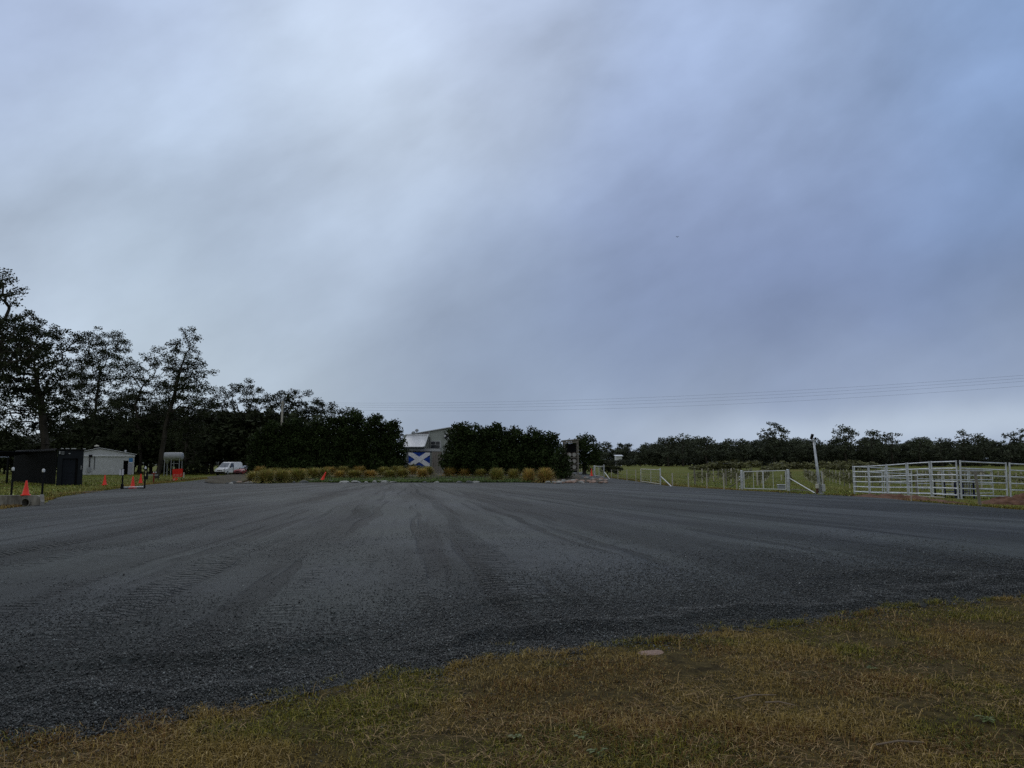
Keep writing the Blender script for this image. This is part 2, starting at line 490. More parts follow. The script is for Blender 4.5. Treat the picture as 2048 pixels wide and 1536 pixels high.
def ground_mat():
    m = bpy.data.materials.new('grass ground'); m.use_nodes = True
    nt = m.node_tree; N, L = nt.nodes.new, nt.links.new
    b = nt.nodes['Principled BSDF']; b.inputs['Roughness'].default_value = 0.95; b.inputs['Specular IOR Level'].default_value = 0.08
    tc = N('ShaderNodeTexCoord')

    def noise(scale, detail=6, stretch=(1, 1, 1), rough=0.6):
        mp = N('ShaderNodeMapping'); L(tc.outputs['Object'], mp.inputs[0]); mp.inputs['Scale'].default_value = stretch
        n = N('ShaderNodeTexNoise'); n.inputs['Scale'].default_value = scale; n.inputs['Detail'].default_value = detail; n.inputs['Roughness'].default_value = rough
        L(mp.outputs[0], n.inputs['Vector']); return n.outputs['Fac']
    cr = N('ShaderNodeValToRGB'); L(noise(0.11, 9, (1, 0.5, 1), 0.68), cr.inputs[0])
    e = cr.color_ramp.elements
    e[0].position = 0.34; e[0].color = (0.110, 0.128, 0.022, 1)
    e[1].position = 0.70; e[1].color = (0.215, 0.165, 0.050, 1)
    x = e.new(0.47); x.color = (0.150, 0.172, 0.030, 1)
    x = e.new(0.58); x.color = (0.178, 0.175, 0.036, 1)
    cr2 = N('ShaderNodeValToRGB'); L(noise(14, 8, rough=0.75), cr2.inputs[0])
    cr2.color_ramp.elements[0].position = 0.3; cr2.color_ramp.elements[0].color = (0.35, 0.35, 0.35, 1)
    cr2.color_ramp.elements[1].position = 0.7; cr2.color_ramp.elements[1].color = (1.3, 1.3, 1.3, 1)
    mx = N('ShaderNodeMix'); mx.data_type = 'RGBA'; mx.blend_type = 'MULTIPLY'; mx.inputs['Factor'].default_value = 1
    L(cr.outputs[0], mx.inputs['A']); L(cr2.outputs[0], mx.inputs['B'])
    L(mx.outputs['Result'], b.inputs['Base Color'])
    bp = N('ShaderNodeBump'); bp.inputs['Strength'].default_value = 1.0; bp.inputs['Distance'].default_value = 0.06
    L(noise(9, 8, rough=0.7), bp.inputs['Height']); L(bp.outputs[0], b.inputs['Normal'])
    return m


def gravel_mat():
    m = bpy.data.materials.new('graded gravel'); m.use_nodes = True
    nt = m.node_tree; N, L = nt.nodes.new, nt.links.new
    b = nt.nodes['Principled BSDF']; b.inputs['Roughness'].default_value = 0.75; b.inputs['Specular IOR Level'].default_value = 0.14
    tc = N('ShaderNodeTexCoord')

    def ma(op, a, bb=None, c=None):
        n = N('ShaderNodeMath'); n.operation = op
        for i, x in enumerate((a, bb, c)):
            if x is None: continue
            if hasattr(x, 'is_output'): L(x, n.inputs[i])
            else: n.inputs[i].default_value = x
        return n.outputs[0]

    def noise(vec, scale, detail=6, rough=0.6, dist=0.0):
        n = N('ShaderNodeTexNoise'); n.inputs['Scale'].default_value = scale; n.inputs['Detail'].default_value = detail
        n.inputs['Roughness'].default_value = rough; n.inputs['Distortion'].default_value = dist
        L(vec, n.inputs['Vector']); return n.outputs['Fac']

    def ramp(f, p0, p1, v0=0.0, v1=1.0):
        r = N('ShaderNodeMapRange'); r.interpolation_type = 'SMOOTHSTEP'
        L(f, r.inputs['Value']); r.inputs['From Min'].default_value = p0; r.inputs['From Max'].default_value = p1
        r.inputs['To Min'].default_value = v0; r.inputs['To Max'].default_value = v1
        return r.outputs['Result']
    P = tc.outputs['Object']
    sep = N('ShaderNodeSeparateXYZ'); L(P, sep.inputs[0])
    # grader and tyre tracks fan out from the middle of the garden bed: polar coordinates round that point
    wob = N('ShaderNodeTexNoise'); wob.inputs['Scale'].default_value = 0.09; wob.inputs['Detail'].default_value = 2; L(P, wob.inputs['Vector'])
    wx = ma('MULTIPLY_ADD', wob.outputs['Fac'], 1.4, -0.7)
    dx = ma('ADD', ma('SUBTRACT', sep.outputs['X'], -12.0), wx)
    dy = ma('SUBTRACT', 84.0, sep.outputs['Y'])
    ang = ma('ARCTAN2', dx, dy)
    rad = ma('SQRT', ma('ADD', ma('MULTIPLY', dx, dx), ma('MULTIPLY', dy, dy)))

    def polar(ka, kr, seed):
        c = N('ShaderNodeCombineXYZ'); L(ma('MULTIPLY', ang, ka), c.inputs[0]); L(ma('MULTIPLY', rad, kr), c.inputs[1]); c.inputs[2].default_value = seed
        return c.outputs[0]
    streak = noise(polar(26, 0.045, 1.3), 1.0, 4, 0.6)          # broad graded strips
    line = noise(polar(80, 0.05, 7.7), 1.0, 3, 0.6)             # narrow ruts
    line_m = ramp(line, 0.56, 0.61)
    fine = noise(P, 55, 5, 0.75)
    patch = noise(P, 0.22, 6, 0.6)
    grit = noise(P, 7, 6, 0.8)
    # tread bars across the tracks
    wv = N('ShaderNodeTexWave'); wv.wave_type = 'BANDS'; wv.bands_direction = 'Y'; wv.inputs['Scale'].default_value = 1.0
    wv.inputs['Distortion'].default_value = 4.0; wv.inputs['Detail'].default_value = 3; wv.inputs['Detail Scale'].default_value = 1.5
    c = N('ShaderNodeCombineXYZ'); L(ma('MULTIPLY', ang, 6), c.inputs[0]); L(ma('MULTIPLY', rad, 2.0), c.inputs[1]); L(c.outputs[0], wv.inputs['Vector'])
    tread_m = ma('MULTIPLY', ramp(noise(polar(95, 0.03, 3.1), 1.0, 1), 0.56, 0.60), ramp(patch, 0.36, 0.5))
    tread = ma('MULTIPLY', wv.outputs['Fac'], tread_m)
    # colour: fine wet grit, coarser dry stones, damp ruts
    v = ma('MULTIPLY_ADD', ramp(streak, 0.38, 0.62), 0.74, 0.68)
    v = ma('MULTIPLY', v, ma('MULTIPLY_ADD', fine, 1.2, 0.4))
    v = ma('MULTIPLY', v, ma('MULTIPLY_ADD', grit, 0.9, 0.55))
    v = ma('MULTIPLY', v, ma('MULTIPLY_ADD', line_m, -0.42, 1.0))
    v = ma('MULTIPLY', v, ma('MULTIPLY_ADD', patch, 0.6, 0.7))
    v = ma('MULTIPLY', v, ma('MULTIPLY_ADD', tread, -0.2, 1.03))
    tint = N('ShaderNodeMix'); tint.data_type = 'RGBA'
    tint.inputs['A'].default_value = (0.058, 0.065, 0.062, 1); tint.inputs['B'].default_value = (0.058, 0.064, 0.066, 1)
    L(ramp(noise(P, 0.12, 3), 0.4, 0.6), tint.inputs['Factor'])
    sc = N('ShaderNodeVectorMath'); sc.operation = 'SCALE'; L(tint.outputs['Result'], sc.inputs[0]); L(v, sc.inputs['Scale'])
    L(sc.outputs[0], b.inputs['Base Color'])
    h = ma('MULTIPLY_ADD', streak, 0.09, ma('MULTIPLY', fine, 0.018))
    h = ma('ADD', h, ma('MULTIPLY', grit, 0.03))
    h = ma('ADD', h, ma('MULTIPLY', line_m, -0.05))
    h = ma('ADD', h, ma('MULTIPLY', tread, 0.05))
    bp = N('ShaderNodeBump'); bp.inputs['Strength'].default_value = 1.0; bp.inputs['Distance'].default_value = 1.0
    L(h, bp.inputs['Height']); L(bp.outputs[0], b.inputs['Normal'])
    return m


M['ground'] = ground_mat()
M['gravel'] = gravel_mat()
M['thatch'] = mat('dry thatch and soil', (0.050, 0.038, 0.018), 0.95, 0.5, 9, bump=1.0, spec=0.05, color2=(0.125, 0.095, 0.036), bscale=60)
M['soil'] = mat('mulch and soil', (0.055, 0.045, 0.030), 0.95, 0.4, 2.5, bump=1.0, color2=(0.10, 0.085, 0.05))

# ------------------------------------------------------------------ the setting: ground, gravel yard, garden bed, hill


def axis(stops):
    out = []
    for a, b, n in stops: out += list(np.linspace(a, b, n, endpoint=False))
    out.append(stops[-1][1]); return out


def make_ground():
    xs = axis([(-900, -100, 12), (-100, -20, 20), (-20, 45, 52), (45, 120, 18), (120, 900, 12)])
    ys = axis([(-80, 0, 8), (0, 30, 20), (30, 70, 40), (70, 300, 50), (300, 1500, 10)])
    V = [(x, y, gz(x, y)) for y in ys for x in xs]
    nx = len(xs)
    Fc = [(j * nx + i, j * nx + i + 1, (j + 1) * nx + i + 1, (j + 1) * nx + i) for j in range(len(ys) - 1) for i in range(nx - 1)]
    me = bpy.data.meshes.new('ground'); me.from_pydata(V, [], Fc); me.materials.append(M['ground'])
    me.polygons.foreach_set('use_smooth', [True] * len(me.polygons))
    tag(link('ground', me), 'olive and brown grass ground around the gravel yard', kind='structure')


FRONT = [(-400, 1560), (-200, 1525), (0, 1490), (180, 1468), (320, 1448), (500, 1412), (700, 1380), (850, 1352), (1000, 1327), (1170, 1302), (1350, 1275), (1500, 1255), (1700, 1233), (1900, 1209), (2048, 1197), (2300, 1180)]
front_pts = [at(*p) for p in FRONT]


def front_edge_y(x):
    for a, b in zip(front_pts, front_pts[1:]):
        if a.x <= x <= b.x: return a.y + (b.y - a.y) * (x - a.x) / (b.x - a.x)
    return front_pts[0].y if x < front_pts[0].x else front_pts[-1].y + (x - front_pts[-1].x) * 0.5


def edge_v(x):
    fx = np.array([p.x for p in front_pts]); fy = np.array([p.y for p in front_pts])
    e = np.interp(x, fx, fy)
    return e + (vnoise(x, e, 9, 1.1) - .5) * .28 + (vnoise(x, e, 10, 3.5) - .5) * .22 + (vnoise(x, e, 12, 9) - .5) * .12


def relief(x, y):
    '''loose ridges, ruts and tread marks of the near gravel, metres above the yard'''
    d = y - edge_v(x)
    n = vnoise(x, y, 201, .55)
    dx, dy = x + 12 + (vnoise(x, y, 214, .09) - .5) * 2.4, 84 - y
    ang, rad = np.arctan2(dx, dy), np.hypot(dx, dy)
    z = .085 * np.exp(-((d - .62 - .5 * (n - .5)) / .20) ** 2) * np.clip(vnoise(x, y, 202, .8) * 1.9 - .35, 0, 1)
    z += .06 * np.exp(-((d - 1.9 - 1.3 * (n - .5)) / .28) ** 2) * np.clip(vnoise(x, y, 203, .6) * 2.2 - .7, 0, 1)
    l = vnoise(ang * 75, rad * .10, 204); z += .055 * np.clip((l - .62) * 4, 0, 1) * vnoise(x, y, 205, .5)
    l = vnoise(ang * 90, rad * .08, 206); m = np.clip((l - .55) * 6, 0, 1)
    z -= .035 * m
    z += .011 * m * np.sin(rad * 2 * np.pi / .15 + 11 * vnoise(x, y, 207, 2.5)) * (vnoise(x, y, 208, .4) > .4)
    z += .045 * (vnoise(x, y, 209, 1.0) - .5) + .022 * (vnoise(x, y, 210, 3.5) - .5) + .014 * (vnoise(x, y, 211, 9) - .5) + .008 * (vnoise(x, y, 212, 22) - .5)
    # churned patch where vehicles turn off towards the stock yard
    c = np.exp(-((x - 7.5) / 2.6) ** 2 - ((y - 10.6) / 1.1) ** 2); z += c * .12 * (vnoise(x, y, 213, 2.2) - .42)
    fade = np.clip((d + .02) / .25, 0, 1) * np.clip((19 - y) / 5, 0, 1) * np.clip((1.1 * y + 3 - np.abs(x)) / 2, 0, 1)
    return (np.maximum(z, -.022) + .03) * fade, fade


def make_near_gravel():
    ys_ = np.concatenate([np.arange(3.0, 9, .045), np.arange(9, 19.2, .09)])
    xs_ = np.arange(-13, 14.01, .06)
    X, Y = np.meshgrid(xs_, ys_)
    R, fade = relief(X.ravel(), Y.ravel())
    Z = .035 * np.clip(.3 + (Y.ravel() - edge_v(X.ravel())) * .8, 0, 1) + R - .012 * (fade <= 0.01) - .004
    V = np.stack([X.ravel(), Y.ravel(), Z], 1)
    nx = len(xs_); ny = len(ys_)
    inside = ((np.abs(X) < .78 * Y + .8) & (Y > edge_v(X.ravel()).reshape(X.shape) - .06))
    i, j = np.meshgrid(np.arange(nx - 1), np.arange(ny - 1))
    ok = inside[:-1, :-1] & inside[1:, 1:] & inside[:-1, 1:] & inside[1:, :-1]
    i, j = i[ok], j[ok]
    q = np.stack([j * nx + i, j * nx + i + 1, (j + 1) * nx + i + 1, (j + 1) * nx + i], 1)
    used = np.unique(q); remap = np.zeros(len(V), int); remap[used] = np.arange(len(used))
    me = np_mesh('gravel_ridges', V[used], len(used), remap[q], M['gravel'], None, True)
    tag(link('gravel_ridges', me), 'loose ridged gravel with tyre ruts along the verge', kind='structure')


def make_yard():
    rnd = random.Random(4)
    left = [at(*p) for p in ((-420, 1046), (-150, 1032), (0, 1019), (85, 1011), (112, 997), (170, 984), (235, 978), (300, 970), (370, 964), (430, 957), (436, 950))]
    back = [gp(-40, 104), gp(-20, 104), gp(7, 104), gp(9, 135), gp(13.2, 135)]
    right = [at(*p) for p in ((1170, 946), (1183, 951), (1215, 956), (1262, 962), (1330, 972), (1400, 977), (1484, 982), (1560, 985.5), (1640, 989.5), (1701, 993.5), (1850, 1006), (1950, 1014), (2048, 1022), (2300, 1044))]
    outline = []
    raw = front_pts[::-1] + left + back + right
    for i, a in enumerate(raw):
        b = raw[(i + 1) % len(raw)]
        L = (b - a).length
        near = min(a.y, b.y)
        n = max(1, int(L / (0.18 if near < 12 else 0.7)))
        for k in range(n):
            p = a.lerp(b, k / n)
            j = 0.02 if near < 12 else 0.10
            wv = float(edge_v(np.array([p.x]))[0]) - p.y if (near < 12 and p.x > front_pts[0].x and i < len(front_pts) - 1) else 0
            outline.append((p.x + rnd.uniform(-j, j), p.y + wv + rnd.uniform(-j, j)))
    bm = bmesh.new()
    vs = [bm.verts.new((x, y, 0)) for x, y in outline]
    bm.faces.new(vs)
    bmesh.ops.triangulate(bm, faces=bm.faces[:])
    for x in range(-40, 44, 4):
        bmesh.ops.bisect_plane(bm, geom=bm.verts[:] + bm.edges[:] + bm.faces[:], plane_co=(x, 0, 0), plane_no=(1, 0, 0))
    for y in range(4, 136, 4):
        bmesh.ops.bisect_plane(bm, geom=bm.verts[:] + bm.edges[:] + bm.faces[:], plane_co=(0, y, 0), plane_no=(0, 1, 0))
    for v in bm.verts: v.co.z = gz(v.co.x, v.co.y) + 0.035 * min(1, .3 + max(0, v.co.y - front_edge_y(v.co.x)) * .8)
    be = [e for e in bm.edges if len(e.link_faces) == 1]
    r = bmesh.ops.extrude_edge_only(bm, edges=be)
    for v in [g for g in r['geom'] if isinstance(g, bmesh.types.BMVert)]: v.co.z -= 0.12
    bmesh.ops.recalc_face_normals(bm, faces=bm.faces)
    me = bpy.data.meshes.new('gravel_yard'); bm.to_mesh(me); bm.free(); me.materials.append(M['gravel'])
    tag(link('gravel_yard', me), 'dark grey graded gravel yard with tyre tracks', kind='structure')


def make_bed():
    bm = bmesh.new()
    pts = []
    for i, a in enumerate(BED):
        b = BED[(i + 1) % len(BED)]
        for k in range(4): pts.append((a[0] + (b[0] - a[0]) * k / 4 + random.Random(i * 9 + k).uniform(-.25, .25), a[1] + (b[1] - a[1]) * k / 4 + random.Random(i * 7 + k).uniform(-.2, .2)))
    bm.faces.new([bm.verts.new((x, y, 0)) for x, y in pts])
    bmesh.ops.triangulate(bm, faces=bm.faces[:])
    for x in range(-32, 10, 2): bmesh.ops.bisect_plane(bm, geom=bm.verts[:] + bm.edges[:] + bm.faces[:], plane_co=(x, 0, 0), plane_no=(1, 0, 0))
    for y in range(62, 98, 2): bmesh.ops.bisect_plane(bm, geom=bm.verts[:] + bm.edges[:] + bm.faces[:], plane_co=(0, y, 0), plane_no=(0, 1, 0))
    for v in bm.verts: v.co.z = bed_z(v.co.x, v.co.y) + random.uniform(-.02, .02)
    me = bpy.data.meshes.new('garden_bed'); bm.to_mesh(me); bm.free(); me.materials.append(M['soil'])
    tag(link('garden_bed', me), 'raised mulched garden bed in the middle of the yard', kind='structure')


random.seed(3)
make_ground(); make_yard(); make_near_gravel(); make_bed()

# far wooded ridge behind the trees
V, Fc = [], []
for j in range(5):
    for i in range(61):
        x = -700 + i * 25
        hgt = (0, .5, 1, .6, 0)[j] * (26 + 7 * math.sin(i * .5) + 4 * math.sin(i * 1.7)) * (1 - sm(-330, -170, x))
        V.append((x, 520 + j * 60, hgt - .1))
for j in range(4):
    for i in range(60): Fc.append((j * 61 + i, j * 61 + i + 1, (j + 1) * 61 + i + 1, (j + 1) * 61 + i))
me = bpy.data.meshes.new('hill'); me.from_pydata(V, [], Fc); me.materials.append(mat('distant wooded hill', (0.05, 0.058, 0.045), 0.9, 0.3, 0.05, bump=1))
tag(link('hill', me), 'low wooded ridge on the horizon', kind='structure')

# ------------------------------------------------------------------ stuff: stones, grass, groundcover


def make_stones():
    r = np.random.RandomState(11)
    fx = np.array([p.x for p in front_pts]); fy = np.array([p.y for p in front_pts])
    X, Y, SZ = [], [], []
    # band along the grass, very stony
    n = 230000
    x = r.uniform(-6.5, 9, n); e = edge_v(x)
    d = np.abs(r.exponential(1.35, n)) - 0.05 - np.where(r.rand(n) < .05, r.exponential(.18, n), 0)
    y = e + d
    X.append(x); Y.append(y); SZ.append(r.uniform(0.004, 0.0105, n) * np.where(r.rand(n) < .04, 1.8, 1))
    n = 5000
    x = r.uniform(-6.5, 9, n); e = edge_v(x); X.append(x); Y.append(e - r.exponential(.28, n)); SZ.append(r.uniform(0.004, 0.012, n))
    # patchy stones further out
    n = 130000
    y = 4 + 17 * r.rand(n) ** 1.5; x = r.uniform(-0.72, 0.72, n) * y
    k = (vnoise(x, y, 5, 0.45) + 0.5 * vnoise(x, y, 6, 1.3) + .5 * r.rand(n)) > 1.10 + .018 * (y - 6)
    x, y = x[k], y[k]
    k = y > edge_v(x)
    X.append(x[k]); Y.append(y[k]); SZ.append(r.uniform(0.004, 0.013, k.sum()))
    X, Y, SZ = map(np.concatenate, (X, Y, SZ))
    k = (np.abs(X) < 0.76 * Y + 0.3) & (Y > 3.4); X, Y, SZ = X[k], Y[k], SZ[k]
    K = len(X)
    octa = np.array([(1, 0, 0), (-1, 0, 0), (0, 1, 0), (0, -1, 0), (0, 0, 1), (0, 0, -1)], float)
    V = octa[None] * r.uniform(0.55, 1.25, (K, 6, 1)) + r.uniform(-.35, .35, (K, 6, 3))
    a = r.uniform(0, 2 * np.pi, K); t = r.uniform(-.5, .5, K)
    V[:, :, 2] *= 0.7
    ca, sa = np.cos(a)[:, None], np.sin(a)[:, None]
    vx = V[:, :, 0] * ca - V[:, :, 1] * sa; vy = V[:, :, 0] * sa + V[:, :, 1] * ca
    vz = V[:, :, 2] + vx * t[:, None]
    V = np.stack([vx, vy, vz], 2) * SZ[:, None, None]
    V[:, :, 0] += X[:, None]; V[:, :, 1] += Y[:, None]; V[:, :, 2] += (0.035 * np.clip(.3 + .8 * (Y - edge_v(X)), .1, 1) + relief(X, Y)[0])[:, None] + SZ[:, None] * 0.3
    tint = np.repeat(np.where(r.rand(K) < 0.08, r.uniform(1.8, 4.0, K), r.uniform(0.25, 1.5, K)) * np.clip(1 + (Y - np.interp(X, fx, fy) - 2) * .12, 1, 1.6), 6)
    me = np_mesh('gravel', V.reshape(-1, 3), 6, [(0, 2, 4), (2, 1, 4), (1, 3, 4), (3, 0, 4), (2, 0, 5), (1, 2, 5), (3, 1, 5), (0, 3, 5)], M['stone'], tint)
    tag(link('gravel', me), 'loose crushed grey stones along the grass edge', kind='stuff')


def blades(x, y, z, h, w, lean, ang, col, r):
    """bent grass blades, 5 points each"""
    K = len(x)
    ca, sa = np.cos(ang), np.sin(ang)
    px, py = -sa * w, ca * w
    V = np.zeros((K, 5, 3))
    l1, l2 = lean * 0.35, lean
    hz1, hz2 = h * 0.55, h * np.clip(1.0 - 0.35 * np.abs(lean) / np.maximum(h, 1e-4), 0.12, 1.0)
    for i, (s, l, zz, wf) in enumerate(((-1, 0, -0.004, 1), (1, 0, -0.004, 1), (-1, l1, hz1, .75), (1, l1, hz1, .75), (0, l2, hz2, 0))):
        V[:, i, 0] = x + ca * l + px * s * wf; V[:, i, 1] = y + sa * l + py * s * wf; V[:, i, 2] = z + zz
    return V, np.repeat(col, 5, axis=0)


BL_FACES = [(0, 1, 3), (0, 3, 2), (2, 3, 4)]


def grass_palette(x, y, r, seed):
    K = len(x)
    p = vnoise(x, y, seed, 0.9) * 0.55 + vnoise(x, y, seed + 1, 2.6) * 0.45
    q = vnoise(x, y, seed + 2, 1.7)
    green = np.array((0.235, 0.210, 0.026)); dry = np.array((0.310, 0.212, 0.056)); rust = np.array((0.20, 0.105, 0.034)); straw = np.array((0.55, 0.41, 0.18)); deep = np.array((0.080, 0.095, 0.022))
    g = np.clip((p - 0.41) * 5, 0, 1)[:, None]
    c = dry * (1 - g) + green * g
    m = (q > 0.62) & (r.rand(K) < 0.5); c[m] = rust
    m = r.rand(K) < 0.10; c[m] = straw
    m = (p > 0.5) & (r.rand(K) < 0.25); c[m] = deep
    return c * r.uniform(0.45, 1.45, (K, 1)), p


def make_grass():
    r = np.random.RandomState(21)
    fx = np.array([p.x for p in front_pts]); fy = np.array([p.y for p in front_pts])
    n = 420000
    y = 3.0 + 7.0 * r.rand(n) ** 1.25; x = r.uniform(-0.78, 0.78, n) * y
    e = edge_v(x) + (vnoise(x, y, 40, 3) - .5) * 0.16 + .03
    e = e + (vnoise(x, y, 41, 11) - .5) * .25
    k = y < e + 0.03 + np.where(r.rand(n) < .10, r.exponential(.13, n), 0)
    thin = np.clip((e - y) * 4 + 0.25, 0.15, 1); k &= r.rand(n) < thin
    k &= r.rand(n) < np.clip(0.12 + 2.0 * vnoise(x, y, 44, 3.5) * (.5 + vnoise(x, y, 45, 9)), 0, 1)
    x, y = x[k], y[k]; K = len(x)
    c, p = grass_palette(x, y, r, 30)
    tall = vnoise(x, y, 47, 2.0)
    h = r.uniform(0.012, 0.042, K) * (0.5 + 1.7 * tall ** 2 + .5 * vnoise(x, y, 48, 7))
    m = r.rand(K) < 0.005; h[m] = r.uniform(0.06, 0.15, m.sum()); c[m] = np.array((0.46, 0.32, 0.14)) * r.uniform(.6, 1.2, (m.sum(), 1))
    lean = h * r.uniform(0.3, 1.6, K)
    V1, T1 = blades(x, y, np.zeros(K), h, r.uniform(0.0013, 0.0030, K), lean, r.uniform(0, 2 * np.pi, K), c, r)
    xs_, ys_ = np.arange(-9, 10.01, .12), np.arange(1.5, 10.3, .12)
    gx, gy = np.meshgrid(xs_, ys_); nx = len(xs_)
    zz = .006 + .022 * (vnoise(gx, gy, 90, 2.2) - .5) + .016 * (vnoise(gx, gy, 91, 7) - .5)
    ok = gy < edge_v(gx.ravel()).reshape(gx.shape) + .10
    ii, jj = np.meshgrid(np.arange(nx - 1), np.arange(len(ys_) - 1)); kk_ = ok[:-1, :-1]; ii, jj = ii[kk_], jj[kk_]
    qd = np.stack([jj * nx + ii, jj * nx + ii + 1, (jj + 1) * nx + ii + 1, (jj + 1) * nx + ii], 1)
    Vv = np.stack([gx.ravel(), gy.ravel(), np.maximum(zz.ravel(), .003)], 1)
    used = np.unique(qd); rm = np.zeros(len(Vv), int); rm[used] = np.arange(len(used))
    tag(link('verge_soil', np_mesh('verge_soil', Vv[used], len(used), rm[qd], M['thatch'], None, True)), 'brown thatch and soil under the grass of the verge', kind='structure')
    # tufts leaning out over the stones
    nc = 260
    cx = r.uniform(-6.5, 8.5, nc); cd = r.exponential(.10, nc) - .05; nb = 70
    ci = np.repeat(np.arange(nc), nb)
    x = cx[ci] + r.normal(size=nc * nb) * (.03 + .05 * r.rand(nc)[ci]); y = edge_v(x) + cd[ci] + r.normal(size=nc * nb) * .04; K = len(x)
    c, p = grass_palette(x, y, r, 30)
    h = r.uniform(.015, .06, K) * r.uniform(.6, 1.5, nc)[ci]
    V3, T3 = blades(x, y, np.full(K, .01), h, r.uniform(0.0013, 0.003, K), h * r.uniform(.3, 1.6, K), r.uniform(0, 2 * np.pi, K), c, r)
    # cut straw lying flat
    n = 16000
    y = 3.0 + 6.5 * r.rand(n) ** 1.2; x = r.uniform(-0.78, 0.78, n) * y
    k = (y < np.interp(x, fx, fy) - 0.02) & (vnoise(x, y, 51, 1.4) > 0.38); x, y = x[k], y[k]; K = len(x)
    c = np.array((0.44, 0.29, 0.135)) * r.uniform(.4, 1.3, (K, 1))
    V2, T2 = blades(x, y, r.uniform(0.01, 0.035, K), r.uniform(0.004, 0.02, K), np.full(K, 0.0016), r.uniform(0.05, 0.2, K), r.uniform(0, 2 * np.pi, K), c, r)
    V = np.concatenate([V1, V2, V3]).reshape(-1, 3); T = np.concatenate([T1, T2, T3])
    tag(link('grass', np_mesh('grass', V, 5, BL_FACES, M['blade'], T)), 'short matted brown and green grass of the verge', kind='stuff')
    # dry litter mat below the blades of the near verge
    # ragged grass along the far edges of the yard
    xs, ys = [], []
    edges = [((0, 1021), (110, 997)), ((112, 996), (300, 969)), ((300, 969), (436, 955)), ((1183, 951), (1330, 971)), ((1330, 971), (1484, 981)), ((1484, 981), (1640, 989)), ((1640, 989), (1850, 1005)), ((1850, 1005), (2048, 1021)), ((2048, 1021), (2300, 1043))]
    for a, b in edges:
        A, B = at(*a), at(*b); L = (B - A).length; m = int(L * 260)
        t = r.rand(m); side = 1 if a[0] > 1000 else -1
        nrm = Vector((B.y - A.y, -(B.x - A.x), 0)).normalized() if side > 0 else Vector((-(B.y - A.y), (B.x - A.x), 0)).normalized()
        if side > 0 and nrm.x < 0: nrm = -nrm
        if side < 0 and nrm.x > 0: nrm = -nrm
        o = np.abs(r.exponential(0.6, m)) - 0.1
        xs.append(A.x + (B.x - A.x) * t + nrm.x * o); ys.append(A.y + (B.y - A.y) * t + nrm.y * o)
    x, y = np.concatenate(xs), np.concatenate(ys); K = len(x)
    z = np.array([gz(a, b) for a, b in zip(x, y)])
    c, p = grass_palette(x * .3, y * .3, r, 60)
    h = r.uniform(0.04, 0.13, K) * (0.6 + vnoise(x, y, 64, 0.6))
    V, T = blades(x, y, z, h, r.uniform(0.006, 0.014, K), h * r.uniform(.2, 1.2, K), r.uniform(0, 2 * np.pi, K), c, r)
    tag(link('edge_grass', np_mesh('edge_grass', V.reshape(-1, 3), 5, BL_FACES, M['blade'], T)), 'ragged grass along the borders of the gravel', kind='stuff')
    # tufted pasture on both sides
    n = 60000
    y = 40 + 120 * r.rand(n) ** 1.4
    pxx = np.where(r.rand(n) < .6, r.uniform(1190, 2080, n), r.uniform(-30, 440, n))
    x = (pxx - 1024) / F * y
    edge_r = np.interp(y, [26, 33, 42, 50, 60, 70, 90, 135], [19.2, 18.6, 17.8, 16.3, 14.6, 12.5, 10.8, 13.5])
    edge_l = np.interp(y, [27, 32, 43, 52, 63, 76, 90, 110], [-19.5, -20, -25.5, -27.5, -31, -33, -36, -45])
    k = np.where(pxx > 1000, x > edge_r + .6, x < edge_l - .6); x, y = x[k], y[k]; K = len(x)
    z = np.array([gz(a, b) for a, b in zip(x, y)])
    c, p = grass_palette(x * .12, y * .12, r, 70)
    c = c * np.array((.90, 1.25, 1.1))
    h = r.uniform(0.05, 0.16, K)
    V, T = blades(x, y, z, h, r.uniform(0.012, 0.03, K), h * r.uniform(.2, 1.2, K), r.uniform(0, 2 * np.pi, K), c, r)
    tag(link('pasture_grass', np_mesh('pasture_grass', V.reshape(-1, 3), 5, BL_FACES, M['blade'], T)), 'tufty pasture grass beside the yard', kind='stuff')
    # green groundcover in front of the bed
    n = 26000
    x = r.uniform(-21, 2.5, n); y = 66.3 + r.exponential(2.6, n)
    k = (y < 79) & (vnoise(x, y, 81, 0.5) + r.rand(n) * .5 > .42) & ((x > -18) | (r.rand(n) < .25)); x, y = x[k], y[k]; K = len(x)
    z = np.array([bed_z(a, b) for a, b in zip(x, y)])
    g = np.array((0.19, 0.27, 0.085)) * (1 - .4 * vnoise(x, y, 84, .4)[:, None]) * r.uniform(.5, 1.3, (K, 1))
    h = r.uniform(0.06, 0.24, K)
    V, T = blades(x, y, z, h, r.uniform(0.015, 0.035, K), h * r.uniform(.3, 1.2, K), r.uniform(0, 2 * np.pi, K), g, r)
    tag(link('groundcover', np_mesh('groundcover', V.reshape(-1, 3), 5, BL_FACES, M['blade'], T)), 'bright green groundcover along the front of the garden bed', kind='stuff')


make_stones(); make_grass()

# ------------------------------------------------------------------ trees


